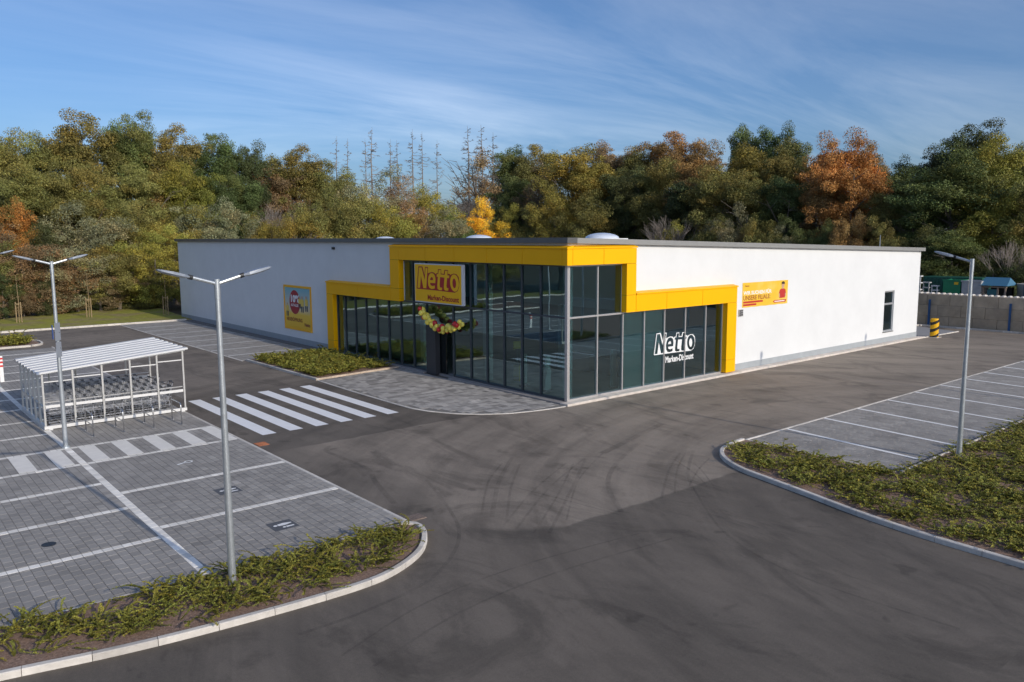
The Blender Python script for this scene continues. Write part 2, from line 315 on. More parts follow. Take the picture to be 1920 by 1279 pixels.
# ---- paving of concrete blocks
m_pave = mat('grey_paver', (0.295, 0.28, 0.26), 0.85, var=0.14, vscale=1.1, tint='tint', bump=0.12, bscale=80)
m_pavew = mat('white_paver', (0.80, 0.77, 0.71), 0.8, var=0.09, vscale=2.5, tint='tint')
m_joint = mat('joint_sand', (0.19, 0.18, 0.165), 0.95)
def hatchers():
    # diagonal white hatch bars measured on the photograph (top edge / bottom edge of the walkway)
    tl = gp(378.3, 805.8); bl = gp(418.2, 827.0); return tl, bl
HATCH = []
tl, bl = hatchers()
px_t = [378.3, 335, 289.7, 246.5, 200.5, 155]
period = 0.985
for i in range(0, 13):
    HATCH.append((tl[0]-i*period, bl[0]-i*period))
def paving(name, x0, x1, y0, y1, sx, sy, white, holes=(), zt=0.014, mg=None, jit=0.10, along='y', single=0, mark=None):
    root = thing(name, ((x0+x1)/2, (y0+y1)/2, 0), kind='structure')
    b = MB().box(x0, y0, -0.05, x1, y1, 0.004).build('joint_bed', m_joint, root)
    g = 0.0045; items = []
    nx = int(round((x1-x0)/sx)); ny = int(round((y1-y0)/sy))+1
    ys_w = sorted(white[0]); xs_w = white[1]
    for i in range(nx):
        xa = x0+i*sx; xb = xa+sx; xm = (xa+xb)/2
        off = (i % 2)*sy*0.5+((i*7) % 3)*sy*0.12
        # cuts along the column at the marking rows
        segs = []; y = y0-off
        while y < y1:
            segs.append([max(y, y0), min(y+sy, y1)]); y += sy
        cuts = []
        for (w, xa_, xb_) in ys_w:
            if xa_ <= xm <= xb_: cuts.append((w-0.1, w+0.1))
        out = []
        for a, c in segs:
            parts = [(a, c)]
            for ca, cc in cuts:
                q = []
                for pa, pc in parts:
                    if pc <= ca or pa >= cc: q.append((pa, pc))
                    else:
                        if pa < ca-0.03: q.append((pa, ca))
                        if pc > cc+0.03: q.append((cc, pc))
                parts = q
            out += [(pa, pc, 0) for pa, pc in parts if pc-pa > 0.03]
        out += [(ca, cc, 1) for ca, cc in cuts if y0 <= ca and cc <= y1]
        for a, c, wt in out:
            if any(hx0 < xm < hx1 and hy0 < (a+c)/2 < hy1 for hx0, hx1, hy0, hy1 in holes): continue
            w = wt or any(abs(xm-q) < sx*0.5 for q in xs_w)
            items.append((xa+g, a+g, xb-g, c-g, w))
    # nearest stones become single objects, the rest one field
    dist = lambda q: (q[0]-CAM[0])**2+(q[1]-CAM[1])**2
    def vis(q):
        d = np.array([(q[0]+q[2])/2, (q[1]+q[3])/2, 0])-CAM; zz = d@fw
        u = 960+FPX*(d@rt)/zz; v = 639.5-FPX*(d@up)/zz; return 0 < u < 1920 and 0 < v < 1279
    items.sort(key=dist)
    singles = [q for q in items if vis(q)][:single] if single else []
    ss = set(map(id, singles)); field = MB(); fieldw = MB(); cache = {}
    patch = RNG.normal(size=(64, 64))
    def tn(q):
        t = 1+jit*RNG.normal()*0.6
        u, v = int(q[0]*1.3) % 64, int(q[1]*1.3) % 64
        t *= 1+0.045*patch[u, v]
        if RNG.random() < 0.05: t *= 1.16
        return float(np.clip(t, 0.7, 1.4))
    for q in items:
        dz = RNG.normal()*0.0008; mm = m_pavew if q[4] else m_pave
        if id(q) in ss:
            mb = MB().bbox(q[0], q[1], -0.02, q[2], q[3], zt+dz, 0.004, tn(q))
            o = mb.build('paver', mm, root)
        else:
            (fieldw if q[4] else field).bbox(q[0], q[1], 0.0, q[2], q[3], zt+dz, 0.004, tn(q))
    if field.v: field.build('paver_field', mg or m_pave, root)['kind'] = 'stuff'
    if fieldw.v: fieldw.build('white_paver_field', m_pavew, root)['kind'] = 'stuff'
    return root
XA = -12.40
wl = [(0.78, -40, -17.2), (-1.87, -40, -17.2), (-4.52, -40, -17.2), (3.27, -40, XA), (5.61, -40, XA), (-0.47, -17.0, XA), (-3.86, -17.0, XA),
      (8.26, -40, -17.2), (10.91, -40, -17.2), (13.56, -40, -17.2), (16.1, -40, XA), (18.7, -40, XA), (21.4, -40, XA), (24.05, -40, XA), (26.6, -40, XA), (29.2, -40, XA), (31.5, -40, XA)]
pv = paving('parking_paving', -25.0, XA, -7.20, 33.6, 0.2, 0.3, (wl, [-17.1]), single=300)
# hatch bars between the two walkway lines
hb = MB()
for xt, xb in HATCH:
    w = 0.47
    if xb+w > XA-0.06: pass
    pts = [(xt, 5.50), (xt+w, 5.50), (xb+w, 3.38), (xb, 3.38)]
    if abs((xt+xb)/2+0.25+17.1) < 0.28: continue
    mbh = MB().prism(pts, 0.0155, 0.0195); o = mbh.build('hatch_bar', m_pavew, pv)
rb_lines = [(2.72+2.535*i) for i in range(13)]
pr = paving('parking_paving', 0.45, 38.0, -13.05, -8.22, 0.2, 0.3, ([], []), zt=0.012)
pu = paving('parking_paving', -5.5, -0.62, 20.2, 44.8, 0.2, 0.3, ([], []), zt=0.012)
m_plaza = mat('plaza_slab', (0.33, 0.315, 0.295), 0.8, var=0.22, vscale=2.2, tint='tint', bump=0.15, bscale=60)

# plaza: slabs clipped to the curved outline
PLZ = [(-0.30, 12.25), (-5.15, 11.7), (-5.25, 8), (-5.25, 4.4), (-5.22, 3.4), (-5.0, 2.5), (-4.5, 1.5), (-3.8, 0.75), (-2.95, 0.2), (-2.0, -0.1), (-0.9, -0.28), (-0.42, -0.30)]
def inside(p, poly):
    x, y = p; c = False; n = len(poly)
    for i in range(n):
        x1, y1 = poly[i]; x2, y2 = poly[i-1]
        if (y1 > y) != (y2 > y) and x < (x2-x1)*(y-y1)/(y2-y1)+x1: c = not c
    return c
pz = thing('entrance_paving', (-3, 6, 0), kind='structure')
MB().prism(PLZ, -0.05, 0.018).build('joint_bed', m_joint, pz)
fld = MB(); yrow = -0.3; k = 0; singles = 0
while yrow < 12.3:
    h = random.choice((0.2, 0.3, 0.3)); x = -5.3+random.random()*0.3
    while x < -0.3:
        w = random.choice((0.2, 0.3, 0.4, 0.5))
        cs = [(x+.01, yrow+.01), (x+w-.01, yrow+.01), (x+w-.01, yrow+h-.01), (x+.01, yrow+h-.01)]
        if all(inside(c, PLZ) for c in cs):
            fld.bbox(x+.006, yrow+.006, 0.0, x+w-.006, yrow+h-.006, 0.030, 0.004, float(np.clip(1+0.2*RNG.normal(), .6, 1.6)))
        elif inside((x+w/2, yrow+h/2), PLZ):
            x0, x1 = x, x+w
            while x1-x0 > .06 and not all(inside(c, PLZ) for c in [(x0+.01, yrow+.01), (x1-.01, yrow+.01), (x1-.01, yrow+h-.01), (x0+.01, yrow+h-.01)]):
                if inside((x0+.01, yrow+h/2), PLZ): x1 -= .04
                else: x0 += .04
            if x1-x0 > .06: fld.bbox(x0+.006, yrow+.006, 0, x1-.006, yrow+h-.006, 0.030, 0.004, float(np.clip(1+.2*RNG.normal(), .6, 1.6)))
        x += w
    yrow += h
fld.build('slab_field', m_plaza, pz)['kind'] = 'stuff'

# ---- kerbs: stones one by one along a path
def kerb(path, width=0.13, z1=0.11, z0=-0.15, ln=1.0, side=1, closed=False, name='kerb', m=None, tint=1.0):
    P = [np.array(p, float) for p in path]
    if closed: P.append(P[0])
    seg = [np.linalg.norm(P[i+1]-P[i]) for i in range(len(P)-1)]; cum = np.concatenate([[0], np.cumsum(seg)])
    tot = cum[-1]; nst = max(1, int(round(tot/ln))); st = tot/nst
    def at(s):
        i = min(int(np.searchsorted(cum, s, 'right'))-1, len(seg)-1); i = max(i, 0)
        t = (s-cum[i])/seg[i]; return P[i]*(1-t)+P[i+1]*t
    def nrm(s):
        a, b = at(max(0, s-0.06)), at(min(tot, s+0.06)); d = b-a; d /= np.linalg.norm(d); return np.array([-d[1], d[0]])*side
    root = thing(name, (P[0][0], P[0][1], 0), kind='structure')
    for i in range(nst):
        s0, s1 = i*st+0.005, (i+1)*st-0.005
        ss = [s0]+[c for c in np.linspace(s0, s1, 6)[1:-1]]+[s1]
        vs = []; b = 0.015
        for s in ss:
            p = at(s); n = nrm(s)
            for (o_, z) in ((0, z0), (0, z1-b), (b, z1), (width-b, z1), (width, z1-b), (width, z0)):
                q = p+n*o_; vs.append((q[0], q[1], z))
        fs = []
        for j in range(len(ss)-1):
            for k in range(5): fs.append((j*6+k, j*6+k+1, (j+1)*6+k+1, (j+1)*6+k))
        fs.append(tuple(range(5, -1, -1))); fs.append(tuple((len(ss)-1)*6+k for k in range(6)))
        mb = MB(); mb.add(vs, fs, tint*float(1+0.08*RNG.normal())); mb.build('kerbstone', m or m_conc, root)
    return root
def smooth_path(pts, n=8):
    P = [np.array(p, float) for p in pts]; out = []
    for i in range(len(P)-1):
        p0, p1, p2, p3 = P[max(i-1, 0)], P[i], P[i+1], P[min(i+2, len(P)-1)]
        for t in np.linspace(0, 1, n, endpoint=False):
            out.append(0.5*((2*p1)+(-p0+p2)*t+(2*p0-5*p1+4*p2-p3)*t*t+(-p0+3*p1-3*p2+p3)*t**3))
    out.append(P[-1]); return [tuple(q) for q in out]
B1 = smooth_path([(-26.5, -8.6), (-23, -8.75), (-20.9, -9.15), (-19.4, -9.5), (-18.0, -9.72), (-16.2, -9.88), (-14.9, -9.9), (-14.1, -9.72), (-13.3, -9.3), (-12.75, -8.75), (-12.42, -8.2), (-12.35, -7.75), (-12.6, -7.45)])
kerb(B1, side=1, z1=0.12)
kerb([(-12.62, -7.44), (-26.5, -7.05)], width=0.08, z1=0.06, side=1, ln=0.5)
B2 = smooth_path([(-4.9, -24.0), (-4.45, -20), (-4.28, -17.6), (-4.15, -15.8), (-3.85, -14.1), (-3.45, -12.6), (-3.1, -11.2), (-2.8, -10.1), (-2.25, -9.15), (-1.55, -8.52), (-0.75, -8.25), (0.15, -8.15)])
kerb(B2, side=-1, z1=0.12)
kerb([(0.30, -8.2), (0.36, -13.16)], width=0.08, z1=0.07, side=-1)
kerb([(0.36, -13.24), (38.5, -13.14)], width=0.08, z1=0.10, side=-1)
kerb([(XA+0.10, -7.25), (XA+0.10, 34.0)], width=0.10, z1=0.022, side=1)          # flush edging of the left bays
kerb([(0.3, -8.10), (38.5, -8.18)], width=0.10, z1=0.02, side=-1)                 # flush edging of the right bays
kerb([(-5.5, 20.1), (-5.55, 44.8)], width=0.10, z1=0.02, side=1)
kerb(PLZ[1:], width=0.10, z1=0.026, side=-1, ln=0.8)
kerb([(-75, 44.9), (-0.5, 44.9)], width=0.15, z1=0.14, side=1)
kerb([(-0.15, 12.33), (-5.28, 11.72)], width=0.09, z1=0.10, side=-1, ln=0.8, m=mat('warm_concrete', (0.52, 0.42, 0.33), 0.9, var=0.15, vscale=5, tint='tint'))
kerb([(-5.28, 11.72), (-5.4, 20.0)], width=0.13, z1=0.11, side=-1)
kerb([(-5.4, 20.0), (-0.6, 20.0)], width=0.08, z1=0.05, side=-1)
kerb(smooth_path([(-30, 34.9), (-15, 34.9), (-13.3, 35.0), (-12.62, 35.6), (-12.45, 36.7), (-12.6, 37.9), (-13.4, 38.8), (-15, 39.2), (-30, 39.2)]), side=1, z1=0.12)
kerb([(31.9, -0.45), (37.4, -0.6)], width=0.12, z1=0.06, side=1)
kerb(smooth_path([(32.5, 3.1), (38.6, 3.1), (39.3, 2.6), (39.38, 1.5), (39.4, -40)]), width=0.13, z1=0.12, side=-1)
sheet('path', [(32.3, -0.45), (37.4, -0.58), (38.9, 2.8), (32.3, 2.9)], 0.01, mat('light_paving', (0.30, 0.30, 0.305), 0.85, var=0.1, vscale=3))

# ---- painted markings
def marking(name, poly, z=0.006, m=None):
    mb = MB(); mb.add([(x, y, z) for x, y in poly], [tuple(range(len(poly)))]); o = mb.build(name, m or m_white_paint); o['kind'] = 'structure'; return o
zb = mat('zebra_paint', (0.88, 0.88, 0.88), 0.6, var=0.05, vscale=2)
for i in range(6): marking('zebra_stripe', [(-11.54+i, 3.15), (-11.04+i, 3.15), (-11.04+i, 10.85), (-11.54+i, 10.85)], 0.005, zb)
for i, x in enumerate(rb_lines):
    marking('bay_line', [(x+0.0, -8.24), (x+0.16, -8.24), (x-0.31, -13.0), (x-0.47, -13.0)], 0.0185)
for i in range(8):
    y = 22.45+2.72*i; marking('bay_line', [(-5.45, y), (-5.45, y+.12), (-0.9, y+0.22), (-0.9, y+0.10)], 0.0185)
# tyre marks and the tar seam on the lane
def tyre_mat():
    m = bpy.data.materials.new('tyre_rubber_mark'); m.use_nodes = True; t = m.node_tree; b = t.nodes['Principled BSDF']
    b.inputs['Base Color'].default_value = (0.055, 0.05, 0.048, 1); b.inputs['Roughness'].default_value = 0.8
    co = N(t, 'ShaderNodeTexCoord'); nz = N(t, 'ShaderNodeTexNoise'); nz.inputs['Scale'].default_value = 1.1; nz.inputs['Detail'].default_value = 10; nz.inputs['Roughness'].default_value = 0.75; t.links.new(co.outputs['Object'], nz.inputs['Vector'])
    mr = N(t, 'ShaderNodeMapRange'); mr.inputs[1].default_value = 0.35; mr.inputs[2].default_value = 0.75; mr.inputs[4].default_value = 0.30; t.links.new(nz.outputs[0], mr.inputs[0]); t.links.new(mr.outputs[0], b.inputs['Alpha'])
    return m
m_tyre = tyre_mat()
def tyre(pix, w=0.09, z=0.004):
    P = [np.array(gp(*q)[:2]) for q in pix]; P = [np.array(q) for q in smooth_path(P, 8)]
    vs = []; fs = []
    for i, p in enumerate(P):
        d = P[min(i+1, len(P)-1)]-P[max(i-1, 0)]; d /= np.linalg.norm(d)+1e-9; n = np.array([-d[1], d[0]])*w/2
        vs += [(*(p-n), z), (*(p+n), z)]
    for i in range(len(P)-1): fs.append((2*i, 2*i+1, 2*i+3, 2*i+2))
    mb = MB(); mb.add(vs, fs); o = mb.build('tyre_mark', m_tyre); o['kind'] = 'structure'
tz = 0.0025
for pix, w in [([(903, 965), (915, 905), (942, 868)], .06), ([(922, 970), (935, 905), (960, 858)], .12), ([(950, 975), (958, 915), (975, 870)], .07), ([(945, 985), (1000, 920), (1062, 868)], .06),
               ([(968, 992), (1030, 915), (1095, 860)], .07), ([(1000, 1000), (1045, 930), (1075, 870)], .06), ([(1030, 1000), (1075, 910), (1098, 860)], .08), ([(1062, 975), (1085, 900), (1130, 850)], .05),
               ([(970, 915), (1060, 938), (1160, 965)], .05), ([(1060, 930), (1140, 955), (1180, 962)], .05), ([(1010, 904), (1068, 901)], .06),
               ([(1165, 960), (1140, 910), (1155, 870), (1200, 830)], .14), ([(1240, 935), (1255, 880), (1275, 850)], .07), ([(1265, 925), (1270, 880), (1285, 850)], .06), ([(1300, 920), (1290, 885), (1300, 845)], .1),
               ([(1330, 918), (1305, 890), (1265, 862)], .06), ([(1340, 915), (1318, 885), (1300, 868)], .05), ([(1290, 915), (1310, 880), (1330, 860)], .06),
               ([(1130, 850), (1180, 825), (1240, 795)], .25), ([(640, 1230), (800, 1130), (980, 1060), (1200, 1000)], .05), ([(700, 1250), (860, 1150), (1040, 1075), (1260, 1010)], .06), ([(560, 1190), (700, 1140), (820, 1075), (860, 990), (800, 900)], .09), ([(1300, 915), (1360, 1000), (1500, 1080), (1800, 1180)], .07),
               ([(620, 836), (612, 846), (650, 862), (690, 880), (705, 905), (740, 945)], .16)]:
    tyre(pix, w, tz); tz += 0.0001

# ---- iron covers, pictograms, small stains
mbx = MB().box(-12.28, -7.40, 0.0, -11.85, -7.02, 0.016)
for i in range(6): mbx.box(-12.26+.07*i, -7.38, 0.016, -12.23+.07*i, -7.04, 0.024)
tag(mbx.build('drain_grate', mat('drain_iron', (0.22, 0.17, 0.14), 0.85, var=0.3, vscale=12), org=(-12.06, -7.2, 0)), 'rusty square drain grate at the rounded tip of the kerbed shrub bed', 'drain')
mbx = MB().box(-12.25, 1.80, 0.0, -11.88, 2.25, 0.016)
for i in range(6): mbx.box(-12.24, 1.82+.07*i, 0.016, -11.89, 1.85+.07*i, 0.024)
tag(mbx.build('drain_grate', mat('orange_rust', (0.34, 0.13, 0.065), 0.85, var=0.25, vscale=12), org=(-12.06, 2, 0)), 'orange rusted drain cover beside the zebra crossing', 'drain')
mh = MB().tube([(-19.23, -3.34, 0.012), (-19.23, -3.34, 0.022)], [0.15, 0.15], 20)
tag(mh.build('manhole_cover', m_dark, org=(-19.23, -3.34, 0)), 'small round black cover set in the grey bay paving', 'manhole cover')
m_plate = mat('pictogram_plate', (0.10, 0.105, 0.115), 0.8, var=0.2, vscale=8)
for (x, y) in ((-14.75, -2.15), (-14.75, -5.62)):
    r_ = thing('pictogram_plate', (x, y, 0), 'dark square paving plate with a white parent and child pictogram', 'pictogram', 'parking bay pictograms')
    MB().box(x-.30, y-.30, 0.0, x+.30, y+.30, 0.018).build('plate', m_plate, r_)
    g = MB()
    def disc(cx_, cy_, r0): g.add([(cx_+r0*math.cos(a), cy_+r0*math.sin(a), 0.0205) for a in np.linspace(0, 2*math.pi, 13)[:-1]], [tuple(range(12))])
    disc(x-0.16, y+0.04, 0.05); disc(x-0.02, y-0.15, 0.04)
    g.add([(x-.10, y-.02, .0205), (x-.10, y+.10, .0205), (x+.06, y+.13, .0205), (x+.24, y+.08, .0205), (x+.24, y+.03, .0205), (x+.06, y-.03, .0205)], [(0, 1, 2, 3, 4, 5)])
    g.add([(x+.03, y-.19, .0205), (x+.03, y-.11, .0205), (x+.22, y-.12, .0205), (x+.22, y-.18, .0205)], [(0, 1, 2, 3)])
    g.build('pictogram', m_white_paint, r_)
x, y = -14.76, 1.35
r_ = thing('pictogram_plate', (x, y, 0), 'white ring shaped pictogram in the bay beside the hatched walkway', 'pictogram')
g = MB(); a = np.linspace(0, 2*math.pi, 17)
g.add([(x+.14+.13*math.cos(t), y+.08+.13*math.sin(t), .018) for t in a[:-1]]+[(x+.14+.08*math.cos(t), y+.08+.08*math.sin(t), .018) for t in a[:-1]], [(i, (i+1) % 16, 16+(i+1) % 16, 16+i) for i in range(16)])
g.add([(x+.03, y+.02, .018), (x+.05, y+.10, .018), (x-.25, y-.02, .018), (x-.22, y-.10, .018)], [(0, 1, 2, 3)])
g.build('pictogram', m_white_paint, r_)

# ------------------------------------------------------------------ planting beds
def shoots(name, poly, dens, leaf, ln=(0.3, 0.75), hgt=0.22, seed=1, nl=26, label='', clear=None, bare=-0.9):
    rg = np.random.default_rng(seed); P = np.array(poly); lo, hi = P.min(0), P.max(0)
    n0 = int(dens*(hi-lo).prod()); pts = rg.random((n0, 2))*(hi-lo)+lo
    x, y = pts.T; c = np.zeros(n0, bool)
    for i in range(len(P)):
        x1, y1 = P[i]; x2, y2 = P[i-1]
        cr_ = (y1 > y) != (y2 > y); t = np.where(cr_, (x2-x1)*(y-y1)/(y2-y1+1e-12)+x1, 0); c ^= cr_ & (x < t)
    pts = pts[c]
    # plants come in tufts with bare soil between
    gx = np.sin(pts[:, 0]*3.1+np.sin(pts[:, 1]*2.3)*1.7)+np.sin(pts[:, 1]*3.7+np.sin(pts[:, 0]*1.9)*2.1)+rg.normal(size=len(pts))*0.75
    pts = pts[gx > bare]
    if clear is not None:
        for q in clear: pts = pts[np.hypot(pts[:, 0]-q[0], pts[:, 1]-q[1]) > q[2]]
    n = len(pts); az = rg.random(n)*2*math.pi; L = ln[0]+(ln[1]-ln[0])*rg.random(n)**1.5; H = hgt*(0.35+0.9*rg.random(n)); H[rg.random(n) < 0.06] *= 1.9
    s = (np.arange(nl)+0.5)/nl
    d = np.stack([np.cos(az), np.sin(az)], 1)
    bend = rg.normal(size=n)*0.5
    def pos(s):
        s = s[None, :]; rr = L[:, None]*s*0.85; zz = 0.05+H[:, None]*(np.sin(np.minimum(s*1.9, 2.6))*0.9+0.12*s)
        a2 = az[:, None]+bend[:, None]*s
        return np.stack([pts[:, 0:1]+np.cos(a2)*rr, pts[:, 1:2]+np.sin(a2)*rr, zz+0.06], 2)
    A = pos(s); B = pos(s+0.02); tdir = B-A; tdir /= np.linalg.norm(tdir, axis=2, keepdims=True)+1e-9
    side = np.cross(tdir, np.array([0, 0, 1.0])); side /= np.linalg.norm(side, axis=2, keepdims=True)+1e-9
    Vs = []; T = []; Wm = []
    base_t = 0.45+0.75*rg.random(n); base_w = np.clip(rg.normal(size=n)*0.3+0.3, 0, 1)
    for sg in (-1, 1):
        out = side*sg*0.8+tdir*0.75+rg.normal(size=A.shape)*0.28; out[:, :, 2] += 0.35; out /= np.linalg.norm(out, axis=2, keepdims=True)
        w = np.cross(out, rg.normal(size=A.shape)*0.5+np.array([0, 0, 1.0])); w /= np.linalg.norm(w, axis=2, keepdims=True)+1e-9
        ll = leaf*(0.7+0.6*rg.random((n, nl, 1))); ww = ll*0.36
        q = np.stack([A, A+out*ll*0.55+w*ww, A+out*ll, A+out*ll*0.55-w*ww], 2)
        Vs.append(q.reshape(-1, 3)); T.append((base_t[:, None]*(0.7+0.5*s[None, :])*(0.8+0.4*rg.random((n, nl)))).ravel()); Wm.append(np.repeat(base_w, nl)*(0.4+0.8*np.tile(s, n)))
    # stems
    ks = np.linspace(0, 1, 6); S = pos(ks); sw = 0.005
    for j in range(5):
        q = np.stack([S[:, j]+[sw, 0, 0], S[:, j]-[sw, 0, 0], S[:, j+1]-[sw, 0, 0], S[:, j+1]+[sw, 0, 0]], 1); Vs.append(q.reshape(-1, 3)); T.append(np.full(n, 0.35)); Wm.append(np.full(n, 0.9))
    V = np.concatenate(Vs); F = np.arange(len(V)).reshape(-1, 4)
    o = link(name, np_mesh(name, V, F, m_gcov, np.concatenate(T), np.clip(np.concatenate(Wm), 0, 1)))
    return tag(o, label, 'ground cover', kind='stuff')
def bed(poly, z=0.07, grid=None):
    mb = MB(); mb.prism(poly, -0.1, z); o = mb.build('soil_bed', m_soil); o['kind'] = 'structure'; return o
def offset_in(path, d, side):
    P = [np.array(p) for p in path]; out = []
    for i in range(len(P)):
        t = P[min(i+1, len(P)-1)]-P[max(i-1, 0)]; t /= np.linalg.norm(t)+1e-9; out.append(tuple(P[i]+np.array([-t[1], t[0]])*side*d))
    return out
b1 = offset_in(B1, 0.128, 1)[:-1]+[(-12.75, -7.535), (-26.5, -7.14)]
bed(b1)
b1p = offset_in(B1, 0.38, 1)[:-3]+[(-13.0, -7.65), (-26.5, -7.25)]
shoots('creeping_shrubs', b1p, 95, 0.031, (0.3, 0.8), 0.14, 3, 46, 'low arching evergreen shrubs in the bark bed around the double lamp post', clear=[(-16.93, -8.2, 0.12)], bare=-0.75)
b2 = offset_in(B2, 0.128, -1)[:-1]+[(0.20, -8.25), (0.27, -13.26), (0.36, -13.33), (38.5, -13.23), (38.5, -20.0), (-4.3, -24.0)]
b2 = offset_in(B2, 0.128, -1)[:-1]+[(0.21, -8.28), (0.27, -13.33), (38.5, -13.23), (38.5, -24.0)]
bed(b2)
b2p = offset_in(B2, 0.42, -1)[:-2]+[(0.0, -8.5), (0.12, -13.5), (17, -13.45), (17, -16.0), (6, -20.0), (-4.2, -22.0)]
shoots('creeping_shrubs', b2p, 95, 0.046, (0.3, 0.75), 0.12, 4, 19, 'wide bed of creeping green shrubs along the painted bays and single lamp', clear=[(2.85, -13.87, 0.3)], bare=-0.35)
b3 = [(-5.26, 11.85), (-0.35, 12.45), (-0.35, 19.9), (-5.27, 19.95)]
bed(b3, 0.08)
shoots('creeping_shrubs', [(-5.0, 12.1), (-0.7, 12.6), (-0.7, 19.8), (-5.1, 19.8)], 100, 0.07, (0.3, 0.7), 0.2, 5, 16, 'square bed of yellow green shrubs in front of the shop windows')
b4 = [(-30, 35.05), (-15, 35.05), (-13.35, 35.15), (-12.8, 35.7), (-12.65, 36.7), (-12.8, 37.8), (-13.5, 38.6), (-15, 39.0), (-30, 39.0)]
bed(b4, 0.08)
shoots('creeping_shrubs', [(-24, 35.3), (-15, 35.3), (-13.5, 35.4), (-13.0, 36.7), (-13.6, 38.4), (-24, 38.7)], 70, 0.09, (0.3, 0.7), 0.36, 6, 12, 'shrubs on the kerbed traffic island near the lawn')

# ------------------------------------------------------------------ the store
ST = thing('store_building', (0, 0, 0), 'white flat roofed supermarket with yellow framed glass corner', 'building')
H0, SL = 6.50, 0.81/32.4             # roof falls towards the back
BL, BR = 47.65, 32.0
def top(x): return H0-SL*x
w = MB()
w.box(0, 19.5, 0, 0.3, BL, H0); w.box(0, 12.1, 3.5, 0.3, 19.5, H0); w.box(0, 0.3, 5.62, 0.3, 12.1, H0)
def rw(xa, xb, za, zb=None):
    w.prism([(xa, za), (xb, za), (xb, top(xb) if zb is None else zb), (xa, top(xa) if zb is None else zb)], 0.0, 0.3, axis='y')
rw(0, 3.2, 5.62); rw(3.2, 10.5, 3.5); rw(10.5, 27.25, 0); rw(27.25, 28.55, 0, 0.75); rw(27.25, 28.55, 3.30); rw(28.55, BR, 0)
w.prism([(0.3, 0), (BR, 0), (BR, top(BR)), (0.3, top(0.3))], BL-0.3, BL, axis='y'); w.box(BR-0.3, 0.3, 0, BR, BL-0.3, top(BR))
w.build('wall', m_white, ST)
MB().add([(0.1, 0.1, H0-.02), (BR-.1, 0.1, top(BR)-.02), (BR-.1, BL-.1, top(BR)-.02), (0.1, BL-.1, H0-.02)], [(0, 1, 2, 3)]).build('roof', mat('roof_membrane', (0.35, 0.35, 0.34), 0.9, var=0.15, vscale=1), ST)
MB().box(-0.012, 20.25, 0, 0.0, BL+0.012, 0.38).build('plinth', m_plinth, ST); MB().box(11.25, -0.012, 0, BR+0.012, 0.0, 0.40).build('plinth', m_plinth, ST)
def coping_run(name, f):  # extruded coping profile
    f.build(name, m_cap, ST)
c = MB(); c.box(-0.2, -0.2, H0+0.0, 0.35, BL+0.2, H0+0.22); c.build('coping', m_cap, ST)
c = MB(); c.prism([(0.352, top(0.352)), (BR+.2, top(BR+.2)), (BR+.2, top(BR+.2)+.22), (0.352, top(.352)+.22)], -0.2, 0.35, axis='y'); c.build('coping', mat('coping_sunlit_tone', (0.30, 0.30, 0.29), 0.45, 0.2, var=0.06, vscale=3), ST)  # lane side copy of the coping grey, sunlight put into a lighter colour
c = MB(); c.prism([(0.352, top(0.352)), (BR+.2, top(BR+.2)), (BR+.2, top(BR+.2)+.22), (0.352, top(.352)+.22)], BL-0.15, BL+.2, axis='y'); c.build('coping', m_cap, ST)
# yellow portal panels, each a cassette with an open joint
D0, D1 = -0.30, 0.02
def cas_l(y0, y1, z0, z1, d=D0):
    MB().box(d, y0+.010, z0+.008, -0.003, y1-.010, z1-.008).build('yellow_panel', m_yel, ST)
def cas_r(x0, x1, z0, z1, d=D0):
    MB().box(x0+.010, d, z0+.008, x1-.010, -0.003, z1-.008).build('yellow_panel', m_yel, ST)
m_sub = mat('joint_shadow', (0.16, 0.09, 0.0), 0.8)  # dark backing added behind the gaps, joint shade put into its colour
for bx_ in ((-.28, .02, 5.64, -.01, 12.98, 6.26), (-.28, 12.14, 3.51, -.01, 12.98, 5.64), (-.28, 13.0, 3.51, -.01, 20.18, 4.13), (-.28, 19.44, .14, -.01, 20.18, 3.51),
            (.02, -.28, 5.64, 3.78, -.01, 6.26), (3.2, -.28, 3.56, 3.78, -.01, 5.64), (3.8, -.28, 3.56, 11.18, -.01, 4.26), (10.44, -.28, .15, 11.18, -.01, 3.56)): MB().box(*bx_).build('joint_shade_backing', m_sub, ST)
ys = [0.0, 2.42, 4.85, 7.28, 9.7, 12.12, 13.0]
for a, b_ in zip(ys[:-1], ys[1:]): cas_l(a, b_, 5.62, 6.28)
cas_l(12.12, 13.0, 4.15, 5.62); cas_l(12.12, 13.0, 3.49, 4.15)
for a, b_ in ((13.0, 16.4), (16.4, 20.2)): cas_l(a, b_, 3.49, 4.15)
cas_l(19.42, 20.2, 0.75, 3.49); cas_l(19.42, 20.2, 0.12, 0.75)
xs = [0.0, 1.78, 3.80]
MB().box(D0, D0, 5.626, -0.006, -0.006, 6.274).build('yellow_panel', m_yel, ST)
for a, b_ in zip(xs[:-1], xs[1:]): cas_r(a, b_, 5.62, 6.28)
cas_r(3.18, 3.80, 4.28, 5.62); cas_r(3.18, 3.80, 3.54, 4.28)
for a, b_ in ((3.8, 5.85), (5.85, 8.45), (8.45, 11.2)): cas_r(a, b_, 3.54, 4.28)
cas_r(10.42, 11.2, 0.75, 3.54); cas_r(10.42, 11.2, 0.13, 0.75)
